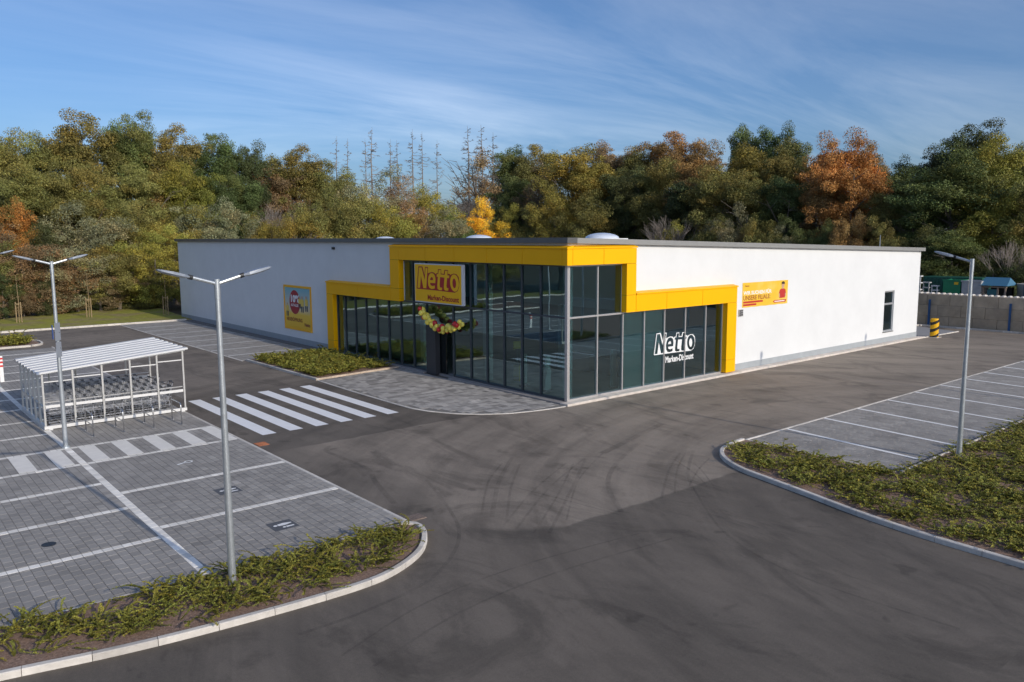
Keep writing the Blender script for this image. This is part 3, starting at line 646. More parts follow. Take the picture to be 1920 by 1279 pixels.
# sloping cap flashings on the portal
def cap_l(y0, y1, z):
    MB().prism([(y0, 0), (y1, 0)], 0, 0) if False else None
    q = MB(); q.add([(-.335, y0, z), (-.335, y1, z), (-.335, y1, z+.06), (-.335, y0, z+.06), (-.003, y1-.5*0, z+.13), (-.003, y0, z+.13), (-.003, y0, z), (-.003, y1, z)],
                    [(0, 3, 2, 1), (3, 5, 4, 2), (0, 6, 5, 3), (1, 2, 4, 7), (0, 1, 7, 6)]); q.build('cap_flashing', m_yel, ST)
def cap_r(x0, x1, z):
    q = MB(); q.add([(x0, -.335, z), (x1, -.335, z), (x1, -.335, z+.06), (x0, -.335, z+.06), (x1, -.003, z+.13), (x0, -.003, z+.13), (x0, -.003, z), (x1, -.003, z)],
                    [(0, 1, 2, 3), (3, 2, 4, 5), (0, 3, 5, 6), (1, 7, 4, 2), (0, 6, 7, 1)]); q.build('cap_flashing', m_yel, ST)
cap_l(-0.335, 13.03, 6.282); cap_r(-0.0, 3.83, 6.282); cap_l(13.02, 20.24, 4.152); cap_r(3.82, 11.24, 4.282)
# glazing
GZ = 0.10
lm = [0.07, 1.60, 2.80, 4.01, 5.23, 6.45, 7.83, 9.06, 10.1, 11.28, 12.49, 13.70, 14.90, 16.09, 17.29, 18.48, 19.40]
rm = [0.07, 1.72, 3.28, 4.68, 6.06, 7.56, 9.10, 10.42]
def pane(p):        # p: 4 corners of the outer face, gently out of true like real panes
    cx_ = np.mean(np.array(p), 0); q = np.array(p, float); n = np.cross(q[1]-q[0], q[3]-q[0]); n /= np.linalg.norm(n)
    ax, ay = RNG.normal(size=2)*0.0012
    e1 = (q[1]-q[0])/np.linalg.norm(q[1]-q[0]); e2 = (q[3]-q[0])/np.linalg.norm(q[3]-q[0])
    q = [v+n*(((v-cx_)@e1)*ax+((v-cx_)@e2)*ay) for v in q]
    MB().add(q, [(0, 1, 2, 3)]).build('window_pane', m_glass, ST)
TR = 3.50
for i in range(len(lm)-1):
    a, b_ = lm[i], lm[i+1]
    if abs(a-9.06) < .01 or abs(a-7.83) < .01: continue
    pane([(0.03, b_-.0, GZ), (0.03, a, GZ), (0.03, a, TR), (0.03, b_, TR)])
    if b_ < 12.6: pane([(0.03, b_, TR), (0.03, a, TR), (0.03, a, 5.62), (0.03, b_, 5.62)])
pane([(0.03, 10.1, TR), (0.03, 7.83, TR), (0.03, 7.83, 5.62), (0.03, 10.1, 5.62)])
pane([(0.03, 10.1, 2.45), (0.03, 7.83, 2.45), (0.03, 7.83, TR), (0.03, 10.1, TR)])
for i in range(len(rm)-1):
    a, b_ = rm[i], rm[i+1]
    pane([(a, 0.03, GZ), (b_, 0.03, GZ), (b_, 0.03, TR), (a, 0.03, TR)])
    if b_ < 3.4: pane([(a, 0.03, TR), (b_, 0.03, TR), (b_, 0.03, 5.62), (a, 0.03, 5.62)])
for y in lm:
    z1 = 5.62 if y < 12.3 else TR
    if abs(y-9.06) < .01: continue
    MB().box(-0.035, y-.03, GZ+.06, 0.09, y+.03, z1).build('mullion', m_frame, ST)
for x in rm[1:]:
    z1 = 5.62 if x < 3.4 else TR
    MB().box(x-.03, -0.035, GZ+.06, x+.03, 0.09, z1).build('mullion', m_alu, ST)
MB().box(-.045, -.045, GZ, .10, .10, 5.62).build('corner_post', m_alu, ST)
for z, y1 in ((TR, 12.45), (GZ+.03, 7.83)): MB().box(-.03, .10, z-.035, .08, y1, z+.035).build('transom', m_frame, ST)
MB().box(-.03, 10.1, GZ-.005, .08, 19.4, GZ+.065).build('transom', m_frame, ST)
MB().box(-.03, .10, 5.56, .08, 12.1, 5.62).build('transom', m_frame, ST); MB().box(-.03, 12.5, TR-.06, .08, 19.4, TR-.005).build('transom', m_frame, ST)
MB().box(.10, -.03, TR-.035, 3.25, .08, TR+.035).build('transom', m_alu, ST); MB().box(.10, -.03, GZ-.005, 10.42, .08, GZ+.065).build('transom', m_alu, ST)
MB().box(.10, -.03, 5.56, 3.2, .08, 5.62).build('transom', m_alu, ST)
# entrance: dark sliding door with portal post
dr = MB().box(0.10, 8.55, GZ, 0.14, 10.05, 2.42).build('door', mat('dark_glass', (0.012, 0.016, 0.018), 0.05, spec=0.6), ST)
MB().box(0.085, 9.24, GZ, 0.10, 9.30, 2.42).build('door_rail', m_frame, ST)
MB().box(-0.22, 9.05, 0.03, 0.05, 9.85, 2.45).build('entrance_portal', mat('portal_anthracite', (0.035, 0.038, 0.045), 0.5), ST)
MB().box(-0.10, 7.87, 2.40, 0.08, 9.04, 2.50).build('door_lintel', m_frame, ST)
# base strip of concrete along the glass and wall
sw_ = thing('base_strip', (0, 0, 0), kind='structure')
m_base = mat('pale_concrete', (0.62, 0.56, 0.50), 0.9, var=0.18, vscale=3, bump=0.2, bscale=60, tint='tint')
x = -0.40
while x < 32.1:
    x1 = min(x+3.0, 32.3); MB().bbox(x+.004, -.45, -.1, x1-.004, -.013, 0.095, .012, float(1+.05*RNG.normal())).build('kerbstone', m_base, sw_); x = x1
y = -0.012
while y < 7.7:
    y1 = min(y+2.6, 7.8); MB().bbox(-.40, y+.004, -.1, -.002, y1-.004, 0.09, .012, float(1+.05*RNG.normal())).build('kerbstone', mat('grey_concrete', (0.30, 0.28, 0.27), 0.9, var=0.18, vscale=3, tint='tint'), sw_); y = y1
y = 10.0
while y < 20.2:
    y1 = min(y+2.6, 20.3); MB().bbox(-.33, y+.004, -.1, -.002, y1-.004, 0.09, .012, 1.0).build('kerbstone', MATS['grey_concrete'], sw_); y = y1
gv = MB().box(-0.6, 20.25, -.05, -.013, 47.6, 0.03).build('gravel_strip', mat('drip_gravel', (0.16, 0.155, 0.15), 0.95, var=0.5, vscale=25, bump=1, bscale=40)); gv['kind'] = 'structure'
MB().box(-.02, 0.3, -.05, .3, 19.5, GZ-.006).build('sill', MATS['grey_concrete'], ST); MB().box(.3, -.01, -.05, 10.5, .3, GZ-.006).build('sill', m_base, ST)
# side window
wn = MB(); wn.box(27.25, .06, .75, 27.34, .14, 3.3); wn.box(28.46, .06, .75, 28.55, .14, 3.3); wn.box(27.34, .06, .75, 28.46, .14, .84); wn.box(27.34, .06, 3.21, 28.46, .14, 3.3); wn.box(27.34, .06, 2.42, 28.46, .14, 2.54)
wf = wn.build('window_frame', mat('window_grey', (0.30, 0.31, 0.32), 0.5), ST)
for z0, z1 in ((.84, 2.42), (2.54, 3.21)): MB().add([(27.34, .10, z0), (28.46, .10, z0), (28.46, .10, z1), (27.34, .10, z1)], [(0, 1, 2, 3)]).build('pane', m_glass, wf)
MB().box(27.2, -.04, .70, 28.6, .06, .745).build('window_sill', m_cap, wf)
MB().box(27.26, .8, .4, 28.54, .85, 3.5).build('dim_room_sheet', mat('dim_interior', (0.05, 0.055, 0.06), 0.8), wf)  # dark sheet added behind the panes, its colour stands in for the unlit room
# skylight domes and lightning rod on the roof
m_dome = mat('acrylic_dome', (0.62, 0.68, 0.78), 0.15, spec=0.6)
for (px, dep, rr) in ((1129, 37.5, .85), (898, 47, .85), (722, 60, .85)):
    d = ray(px, 445); d = d/(d@fw); p_ = CAM+d*dep; zb = top(p_[0])
    root = MB().box(p_[0]-rr, p_[1]-rr, zb-.05, p_[0]+rr, p_[1]+rr, zb+.30).build('skylight', m_white, ST)
    MB().box(p_[0]-.2, p_[1]-rr-.08, zb+.08, p_[0]+.2, p_[1]-rr-.002, zb+.24).build('opener_box', m_cap, root)
    q = MB(); n_, m_ = 20, 6; vs = []; fs = []
    for i in range(m_+1):
        a = math.pi/2*i/m_; 
        for k in range(n_): vs.append((p_[0]+rr*.95*math.cos(a)*math.cos(2*math.pi*k/n_), p_[1]+rr*.95*math.cos(a)*math.sin(2*math.pi*k/n_), zb+.30+.26*math.sin(a)))
    for i in range(m_):
        for k in range(n_): fs.append((i*n_+k, i*n_+(k+1) % n_, (i+1)*n_+(k+1) % n_, (i+1)*n_+k))
    q.add(vs, fs); q.build('dome', m_dome, root, smooth=True)
d = ray(1650, 455); d = d/(d@fw); p_ = CAM+d*58
rodo = MB().tube([(p_[0], p_[1], top(p_[0])-.1), (p_[0], p_[1], top(p_[0])+1.15)], [.035, .02], 6).build('lightning_rod', m_galv, ST)
# wall lamp / camera boxes
MB().box(-.12, 19.5, 6.08, -.002, 19.7, 6.22).build('wall_camera', m_dark, ST)
bx = MB().box(11.75, -.06, 2.78, 12.1, -.002, 3.12).build('wall_vent', m_alu, ST)
for i in range(3): MB().box(11.78, -.065, 2.82+.1*i, 12.07, -.0605, 2.88+.1*i).build('vent_slot', m_dark, bx)

# interior
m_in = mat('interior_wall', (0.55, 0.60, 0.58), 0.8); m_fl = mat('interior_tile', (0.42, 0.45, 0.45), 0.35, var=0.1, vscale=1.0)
MB().box(0.3, 0.3, -.05, 14, 20.5, GZ+.02).build('interior_floor', m_fl, ST)
MB().box(0.3, 0.3, 5.7, 14, 20.5, 5.75).build('interior_ceiling', m_in, ST)
MB().box(0.32, 12.6, 3.55, 14, 20.5, 3.6).build('interior_ceiling', m_in, ST)
MB().box(3.7, 0.32, 3.55, 14, 12.5, 3.6).build('interior_ceiling', m_in, ST)
MB().box(3.7, 0.32, 3.6, 3.75, 12.5, 5.7).build('interior_wall', m_in, ST)
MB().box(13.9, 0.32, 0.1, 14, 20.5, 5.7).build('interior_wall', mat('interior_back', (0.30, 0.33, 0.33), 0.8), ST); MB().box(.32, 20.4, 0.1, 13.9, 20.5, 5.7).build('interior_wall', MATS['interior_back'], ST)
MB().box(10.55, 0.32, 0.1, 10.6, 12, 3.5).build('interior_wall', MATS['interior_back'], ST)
for (x, y) in ((0.7, 6.0), (0.45, 0.45), (5.5, 6.1), (5.5, 12.3), (1.3, 12.3)): MB().box(x-.14, y-.14, .1, x+.14, y+.14, 3.55 if x > 3.7 or y > 12.5 else 5.7).build('column', mat('column_white', (0.86, 0.90, 0.88), 0.6), ST)
for xa, xb in ((3.31, 4.65), (4.71, 6.03)): MB().box(xa, .10, .12, xb, .13, 3.45).build('backing_panel', mat('frosted_backing', (0.50, 0.56, 0.52), 0.7), ST)
m_gate = mat('gate_white', (0.88, 0.92, 0.90), 0.5)
for i, (x, y, hh) in enumerate(((3.40, 0.60, 1.75), (0.7, 1.95, 1.6), (0.7, 3.5, 1.5))):
    r_ = thing('security_gate', (x, y, GZ+.02), 'pale antitheft gate pillar inside the glass beside %s' % ('the silver mullion facing the lane', 'the glazed building corner', 'the yellow promotion stand')[i], 'security gate', 'gates inside the glass corner')
    MB().bbox(x-.16, y-.05, GZ+.12, x+.16, y+.05, GZ+hh, .03).build('panel', m_gate, r_); MB().box(x-.2, y-.09, GZ+.022, x+.2, y+.09, GZ+.12).build('foot', m_dark, r_)
for i, (x, y) in enumerate(((6.0, 3.0), (7.6, 3.0), (6.0, 5.0))):
    r_ = thing('checkout_counter', (x, y, GZ+.02), 'dark checkout counter standing inside behind the tinted glass', 'counter', 'checkouts inside')
    MB().bbox(x-.35, y-.7, GZ+.022, x+.35, y+.7, GZ+.85, .03).build('cabinet', mat('cabinet', (0.10, 0.12, 0.13), 0.5), r_); MB().box(x-.3, y-.6, GZ+.851, x+.1, y+.6, GZ+.88).build('belt', m_dark, r_)
r_ = thing('promotion_stand', (1.6, 4.8, GZ+.02), 'small yellow promotion stand inside the entrance glass', 'display stand')
MB().box(1.35, 4.6, GZ+.022, 1.85, 5.0, GZ+.75).build('box', mat('promo_yellow', (0.75, 0.5, 0.05), 0.5), r_); MB().box(1.58, 4.98, GZ+.75, 1.62, 5.0, GZ+1.5).build('header_post', m_galv, r_); MB().box(1.35, 4.97, GZ+1.5, 1.85, 5.01, GZ+1.85).build('header', MATS['promo_yellow'], r_)

# ------------------------------------------------------------------ logo shapes (traced from the sign, straightened)
def hom(src, dst):
    A = []
    for (x, y), (u, v) in zip(src, dst): A += [[x, y, 1, 0, 0, 0, -u*x, -u*y], [0, 0, 0, x, y, 1, -v*x, -v*y]]
    h = np.linalg.solve(np.array(A, float), np.array([c for q in dst for c in q], float)); h = np.append(h, 1).reshape(3, 3)
    return lambda p: tuple((h@np.array([p[0], p[1], 1]))[:2]/(h@np.array([p[0], p[1], 1]))[2])
HS = hom([(150, 130), (910, 155), (905, 780), (165, 735)], [(0, 1), (1, 1), (1, 0), (0, 0)])
def ell(cx_, cy_, rx, ry, n=28, sh=0.0): return [(cx_+rx*math.cos(2*math.pi*i/n)-sh*ry*math.sin(2*math.pi*i/n), cy_+ry*math.sin(2*math.pi*i/n)) for i in range(n)]
LOGO = [
 [(222, 183), (285, 183), (296, 205), (322, 320), (332, 190), (382, 195), (376, 292), (400, 283), (440, 270), (478, 279), (503, 305), (512, 290), (536, 288), (543, 224), (592, 227), (592, 292), (632, 298), (644, 233), (700, 237), (698, 294), (730, 298), (730, 318), (748, 304), (790, 290), (832, 300), (862, 342), (873, 420), (866, 500), (842, 558), (800, 581), (750, 578), (500, 556), (205, 537), (195, 526), (206, 400)],
 [(208, 522), (232, 200), (275, 200), (325, 395), (340, 208), (372, 210), (352, 527), (304, 526), (264, 335), (250, 523)],
 [(497, 430), (500, 380), (492, 330), (470, 297), (440, 287), (410, 297), (388, 340), (378, 410), (385, 480), (405, 522), (440, 536), (489, 526), (487, 480), (452, 490), (422, 476), (412, 440), (497, 445)],
 [(413, 398), (419, 368), (437, 348), (456, 360), (462, 398)],
 [(552, 238), (588, 240), (583, 305), (645, 313), (655, 248), (693, 250), (689, 319), (720, 323), (714, 364), (684, 360), (672, 480), (676, 512), (702, 517), (698, 553), (660, 556), (632, 540), (630, 490), (641, 355), (574, 348), (566, 470), (571, 508), (604, 513), (600, 549), (560, 550), (530, 530), (527, 480), (538, 345), (518, 341), (522, 302), (545, 302)],
 ell(797, 435, 68, 132, sh=-0.04), ell(793, 440, 27, 74, sh=-0.04)]
LOGO = [[HS(p) for p in pl_] for pl_ in LOGO]      # u,v in 0..1 over the sign face
# sign over the entrance
SY0, SY1, SZ0, SZ1, SX = 10.5, 6.55, 3.60, 5.50, -0.40
SG = thing('store_sign', (SX+.1, 8.5, 3.6), 'yellow sign box with red outlined lettering hung over the entrance glass', 'sign')
MB().box(SX, SY1, SZ0, -0.22, SY0, SZ1).build('sign_box', mat('sign_edge', (0.62, 0.65, 0.70), 0.4), SG)
m_sy = mat('sign_yellow', (0.98, 0.53, 0.0), 0.3); m_sr = mat('sign_red', (0.42, 0.006, 0.01), 0.35)
MB().box(SX-.012, SY1+.05, SZ0+.05, SX-.001, SY0-.05, SZ1-.05).build('sign_face', m_sy, SG)
for y in (7.2, 9.8): MB().box(-.22, y-.05, SZ1-.3, -.036, y+.05, SZ1-.2).build('bracket', m_frame, SG)
fS = lambda u, v: (SX-.015, SY0+(SY1-SY0)*u, SZ0+(SZ1-SZ0)*v)
flat(poly_mesh(LOGO), 'logo_outline', fS, m_sr, SG)
def fit_text(body, box, bold, shear=0.0):      # returns mesh scaled into u0,v0,u1,v1
    me = text_mesh(body, 1.0, bold, shear); co = np.array([v.co[:] for v in me.vertices]); lo_, hi_ = co.min(0), co.max(0)
    for v in me.vertices:
        v.co.x = box[0]+(v.co.x-lo_[0])/(hi_[0]-lo_[0])*(box[2]-box[0]); v.co.y = box[1]+(v.co.y-lo_[1])/(hi_[1]-lo_[1])*(box[3]-box[1])
    return me
flat(fit_text('Marken-Discount', (0.29, 0.075, 0.94, 0.21), 0.035), 'lettering', fS, m_sr, SG)
# white decal on the lane side glazing
DC = thing('window_decal', (7, -.0, 1), 'white outlined shop lettering stuck on the glazing facing the lane', 'decal')
u0, u1 = min(p[0] for p in LOGO[0]), max(p[0] for p in LOGO[0]); v0, v1 = min(p[1] for p in LOGO[0]), max(p[1] for p in LOGO[0])
m_dec = mat('decal_white', (0.78, 0.80, 0.80), 0.6)
fD = lambda u, v: (5.40+(u-u0)/(u1-u0)*2.98, 0.016, 1.42+(v-v0)/(v1-v0)*1.02+0.10*0)
flat(poly_mesh(LOGO), 'logo_outline', fD, m_dec, DC)
fD2 = lambda u, v: (6.22+u*2.05, 0.016, 1.02+v*0.30)
flat(fit_text('Marken-Discount', (0, 0, 1, 1), 0.03), 'lettering', fD2, m_dec, DC)

# ---- opening poster on the shaded wall
PO = thing('opening_poster', (-.03, 24.75, .88), 'yellow framed grand opening poster with red 10% oval on the shaded wall', 'poster')
PY0, PY1, PZ0, PZ1 = 26.72, 22.78, .88, 3.74
m_pf = mat('poster_frame', (0.92, 0.46, 0.0), 0.4)
fr_ = MB(); t_ = 0.14
fr_.box(-.05, PY1, PZ0, -.002, PY0, PZ0+t_); fr_.box(-.05, PY1, PZ1-t_, -.002, PY0, PZ1); fr_.box(-.05, PY1, PZ0+t_, -.002, PY1+t_, PZ1-t_); fr_.box(-.05, PY0-t_, PZ0+t_, -.002, PY0, PZ1-t_); fr_.build('frame', m_pf, PO)
def grad_mat(name, stops, z0, z1):
    m = bpy.data.materials.new(name); m.use_nodes = True; t = m.node_tree; b = t.nodes['Principled BSDF']; b.inputs['Roughness'].default_value = 0.5
    co = N(t, 'ShaderNodeTexCoord'); s = N(t, 'ShaderNodeSeparateXYZ'); t.links.new(co.outputs['Object'], s.inputs[0])
    r = N(t, 'ShaderNodeMapRange'); r.inputs[1].default_value = z0; r.inputs[2].default_value = z1; t.links.new(s.outputs[2], r.inputs[0])
    c = N(t, 'ShaderNodeValToRGB'); t.links.new(r.outputs[0], c.inputs[0]); e = c.color_ramp.elements
    e[0].position, e[0].color = stops[0][0], (*stops[0][1], 1); e[1].position, e[1].color = stops[-1][0], (*stops[-1][1], 1)
    for p_, q in stops[1:-1]: n_ = e.new(p_); n_.color = (*q, 1)
    t.links.new(c.outputs[0], b.inputs['Base Color']); return m
MB().box(-.03, PY1+t_, PZ0+t_, -.002, PY0-t_, PZ1-t_).build('print', grad_mat('poster_print', [(0, (0.86, 0.48, 0.01)), (0.36, (0.86, 0.56, 0.06)), (0.46, (0.74, 0.60, 0.34)), (0.62, (0.52, 0.54, 0.48)), (1.0, (0.13, 0.45, 0.55))], 0.0, 2.86), PO)
fP = lambda u, v, k=0: (-.0335-.0025*k, PY0-t_+(PY1-PY0+2*t_)*u, PZ0+t_+(PZ1-PZ0-2*t_)*v)
def layer(k): return lambda u, v: fP(u, v, k)
m_pr = mat('print_red', (0.36, 0.012, 0.025), 0.5); m_pw = mat('print_white', (0.8, 0.8, 0.8), 0.5); m_pb = mat('print_brown', (0.28, 0.06, 0.01), 0.5); m_pyy = mat('print_yellow', (0.75, 0.55, 0.10), 0.5); m_pd = mat('print_dark', (0.06, 0.07, 0.09), 0.5); m_skin = mat('print_skin', (0.55, 0.33, 0.22), 0.5)
flat(poly_mesh([ell(.40, .64, .21, .30)]), 'red_oval', layer(1), m_pr, PO)
flat(fit_text('10%', (.25, .63, .58, .82), .05), 'lettering', layer(2), m_pw, PO); flat(fit_text('AUF ALLES', (.24, .53, .54, .60), .03), 'lettering', layer(2), m_pw, PO)
flat(fit_text('NEUERÖFFNUNG', (.05, .155, .68, .27), .03, 0.1), 'lettering', layer(1), m_pb, PO); flat(fit_text('Netto', (.76, .07, .97, .16), .04), 'lettering', layer(1), m_pb, PO)
for i, (u, v, s_, mm) in enumerate(((.10, .45, .9, m_pyy), (.70, .62, 1.05, m_pyy), (.86, .64, 1.0, m_pyy), (.60, .66, .8, m_pyy))):
    flat(poly_mesh([[(u-.05*s_, v-.06*s_), (u+.05*s_, v-.06*s_), (u+.06*s_, v+.08*s_), (u+.02*s_, v+.11*s_), (u-.02*s_, v+.11*s_), (u-.06*s_, v+.08*s_)]]), 'printed_shirt', layer(3+i), mm, PO)
    flat(poly_mesh([ell(u, v+.145*s_, .026*s_, .034*s_, 12)]), 'printed_head', layer(3+i), m_skin, PO)
    flat(poly_mesh([[(u-.05*s_, v-.062*s_), (u-.01*s_, v-.062*s_), (u-.015*s_, v-.2*s_), (u-.045*s_, v-.2*s_)], [(u+.01*s_, v-.062*s_), (u+.05*s_, v-.062*s_), (u+.045*s_, v-.2*s_), (u+.015*s_, v-.2*s_)]]), 'printed_legs', layer(3+i), m_pd, PO)
# ---- job banner on the sunny wall
BN = thing('job_banner', (14.1, -.02, 3.2), 'yellow recruiting banner with a red shirted figure on the sunlit wall', 'banner')
BX0, BX1, BZ0, BZ1 = 12.05, 16.18, 3.20, 4.43
q = MB(); nb = 10; vs = []; fs = []
for i in range(nb+1):
    x = BX0+(BX1-BX0)*i/nb
    for z in (BZ0-.015*(i % 2), BZ1): vs.append((x, -.012, z))
    for z in (BZ0-.015*(i % 2), BZ1): vs.append((x, -.002, z))
for i in range(nb):
    a = 4*i; b_ = a+4; fs += [(a, b_, b_+1, a+1), (a+2, a+3, b_+3, b_+2), (a+1, b_+1, b_+3, a+3), (a, a+2, b_+2, b_)]
fs += [(0, 1, 3, 2), (4*nb, 4*nb+2, 4*nb+3, 4*nb+1)]
q.add(vs, fs); q.build('sheet', mat('banner_yellow', (0.80, 0.50, 0.03), 0.55, col2=(0.82, 0.58, 0.12), c2scale=0.7), BN)
def bl_(k): return lambda u, v: (BX0+(BX1-BX0)*u, -.0145-.0025*k, BZ0+(BZ1-BZ0)*v)
m_bw = mat('banner_white', (0.82, 0.80, 0.74), 0.6); m_br = mat('banner_brown', (0.34, 0.08, 0.015), 0.6); m_brd = mat('banner_red', (0.50, 0.03, 0.02), 0.6)
flat(fit_text('WIR SUCHEN FÜR', (.02, .50, .63, .69), .04), 'lettering', bl_(0), m_bw, BN); flat(fit_text('UNSERE FILIALE:', (.02, .28, .60, .47), .02), 'lettering', bl_(0), m_br, BN)
flat(fit_text('Netto', (.05, .83, .14, .90), .03), 'lettering', bl_(0), m_br, BN)
flat(poly_mesh([[(.02, .16), (.44, .16), (.44, .24), (.02, .24)]]), 'red_bar', bl_(0), m_brd, BN); flat(poly_mesh([[(.02, .05), (.30, .05), (.30, .13), (.02, .13)]]), 'red_bar', bl_(0), m_brd, BN)
flat(poly_mesh([[(.66, .13), (.70, .07), (.95, .07), (.97, .18), (.70, .18)]]), 'red_ribbon', bl_(0), m_brd, BN)
flat(poly_mesh([[(.70, .105), (.93, .105), (.93, .145), (.70, .145)]]), 'ribbon_line', bl_(1), m_bw, BN)
flat(poly_mesh([[(.81, .25), (.93, .25), (.955, .45), (.945, .60), (.90, .66), (.86, .66), (.81, .60), (.795, .45)]]), 'printed_shirt', bl_(0), m_brd, BN)
flat(poly_mesh([[(.86, .64), (.90, .64), (.905, .70), (.918, .78), (.91, .88), (.865, .88), (.852, .78), (.86, .70)]]), 'printed_face', bl_(1), m_skin, BN)
flat(poly_mesh([[(.848, .80), (.856, .86), (.866, .84), (.905, .84), (.912, .86), (.923, .82), (.92, .92), (.885, .96), (.85, .92)]]), 'printed_hair', bl_(2), mat('print_hair', (.05, .025, .015), .6), BN)
flat(poly_mesh([[(.79, .45), (.815, .45), (.82, .30), (.80, .30)], [(.935, .45), (.96, .45), (.955, .30), (.937, .30)]]), 'printed_arms', bl_(1), m_skin, BN)

# ---- balloon garland at the entrance
GB = thing('balloon_garland', (-.5, 8.4, 2.4), 'drooping garland of yellow and red balloons above the entrance', 'balloons')
m_by = mat('balloon_yellow', (0.92, 0.76, 0.12), 0.25, spec=0.6); m_brr = mat('balloon_red', (0.55, 0.02, 0.02), 0.25, spec=0.6)
curve = [(10.0, 3.22), (9.75, 3.05), (9.4, 2.78), (9.0, 2.6), (8.6, 2.46), (8.2, 2.40), (7.8, 2.44), (7.4, 2.52), (7.0, 2.66), (6.75, 2.78)]
rg = random.Random(4); nb = 48
MB().tube([(-.42, y, z) for y, z in curve], .02, 6).build('string', m_by, GB)
for i in range(nb):
    t = i/(nb-1)*(len(curve)-1); k = min(int(t), len(curve)-2); f_ = t-k
    y = curve[k][0]*(1-f_)+curve[k+1][0]*f_; z = curve[k][1]*(1-f_)+curve[k+1][1]*f_
    a = i*2.4; r0 = rg.uniform(.10, .14); o_ = .12
    p_ = (-.42+o_*math.cos(a), y+rg.uniform(-.05, .05), z+o_*math.sin(a))
    MB().sphere(p_, r0, 12, 8, (1, 1, 1.1)).build('balloon', m_brr if i % 6 == 1 or i in (10, 27, 46) else m_by, GB, smooth=True)

# ------------------------------------------------------------------ lamp posts
m_led = mat('lamp_grey', (0.30, 0.33, 0.37), 0.45, 0.4)
def lamp(x, y, h, dirs, label, group):
    r_ = thing('lamp_post', (x, y, 0), label, 'lamp post', group)
    MB().tube([(x, y, 0.0), (x, y, .9), (x, y, h-.34)], [.076, .072, .048], 16).build('pole', m_galv, r_, smooth=False)
    MB().tube([(x, y, h-.36), (x, y, h+.02)], [.055, .055], 16).build('sleeve', m_galv, r_)
    MB().tube([(x, y, 0.0), (x, y, .05)], [.13, .12], 16).build('base_collar', m_galv, r_)
    for dx, dy in dirs:
        a0 = (x+dx*.03, y+dy*.03, h-.06); a1 = (x+dx*.47, y+dy*.47, h+.07)
        ar = MB().tube([a0, a1], [.034, .034], 10).build('arm', m_galv, r_)
        MB().tube([(x+dx*.44, y+dy*.44, h+.061), (x+dx*.52, y+dy*.52, h+.085)], [.044, .044], 10).build('clamp', m_dark, ar)
        hd = MB(); px_, py_ = -dy, dx
        prof = [(.50, .045, .025), (.60, .10, .045), (.80, .125, .045), (1.0, .10, .03), (1.05, .05, .012)]
        vs = []; fs = []
        for (s, wd, th) in prof:
            zc_ = h+.08+(s-.5)*.26
            for (o_, zz) in ((-wd, -th*.4), (-wd*.8, th*.7), (wd*.8, th*.7), (wd, -th*.4), (wd*.7, -th), (-wd*.7, -th)):
                vs.append((x+dx*s+px_*o_, y+dy*s+py_*o_, zc_+zz))
        for j in range(len(prof)-1):
            for k in range(6): fs.append((j*6+k, j*6+(k+1) % 6, (j+1)*6+(k+1) % 6, (j+1)*6+k))
        fs += [tuple(range(5, -1, -1)), tuple(24+k for k in range(6))]
        hd.add(vs, fs); h_ = hd.build('lamp_head', m_led, r_)
        zc_ = h+.08+.28*.26-.047
        MB().add([(x+dx*.62+px_*.07, y+dy*.62+py_*.07, zc_-.035), (x+dx*.62-px_*.07, y+dy*.62-py_*.07, zc_-.035), (x+dx*.92-px_*.06, y+dy*.92-py_*.06, zc_+.035), (x+dx*.92+px_*.06, y+dy*.92+py_*.06, zc_+.035)], [(0, 1, 2, 3)]).build('lens', mat('lamp_lens', (0.75, 0.75, 0.72), 0.2), h_)
    return r_
two = ((1, 0), (-1, 0)); g2 = 'lamp posts of the car park'
lamp(-16.93, -8.2, 6.0, two, 'tall galvanised double arm lamp post standing in the kerbed shrub bed', g2)
lamp(-17.10, 5.78, 6.05, two, 'double arm lamp post with traffic sign, standing beside the trolley shelter', g2)
lamp(-17.10, 19.8, 6.05, two, 'double arm lamp post beyond the trolley shelter, next to the striped marker post', g2)
lamp(2.85, -13.87, 6.05, ((0, 1),), 'single arm lamp post rising from the wide shrub bed beside the painted bays', g2)
lamp(14.85, -13.9, 6.05, ((0, 1),), 'single arm lamp post further along the painted bays', 'lamp posts further along the bays'); lamp(26.0, -13.9, 6.05, ((0, 1),), 'single arm lamp post further along the painted bays', 'lamp posts further along the bays')
# sign plate strapped on the second lamp
sg = thing('traffic_sign', (-17.1, 5.62, 3.0), 'narrow traffic sign strapped to the lamp post by the trolley shelter, seen edge on', 'traffic sign')
def splate(z0, z1, mface, nm):
    q = MB(); q.prism([(-.30, z0), (.30, z0), (.30, z1), (-.30, z1)], -.012, .012, axis='y')
    c_, s_ = math.cos(R(22)), math.sin(R(22))
    q.v = [(-17.1+x_*c_*.35+y_*s_-.0, 5.66+x_*s_*1.0+y_*c_-.0, z_) for x_, y_, z_ in q.v]; return q.build(nm, mface, sg)
splate(3.55, 4.12, mat('sign_back_grey', (0.35, 0.38, 0.43), 0.5, 0.3), 'upper_plate'); splate(3.02, 3.50, MATS['sign_back_grey'], 'lower_plate')
q = MB(); q.box(-17.27, 5.50, 3.62, -17.255, 5.63, 4.06); q.build('blue_panel', mat('sign_blue', (0.02, 0.09, 0.35), 0.4), sg)
for z in (3.3, 3.8): MB().tube([(-17.1, 5.78, z-.02), (-17.1, 5.78, z+.02)], [.085, .085], 14).build('strap', m_steel, sg)
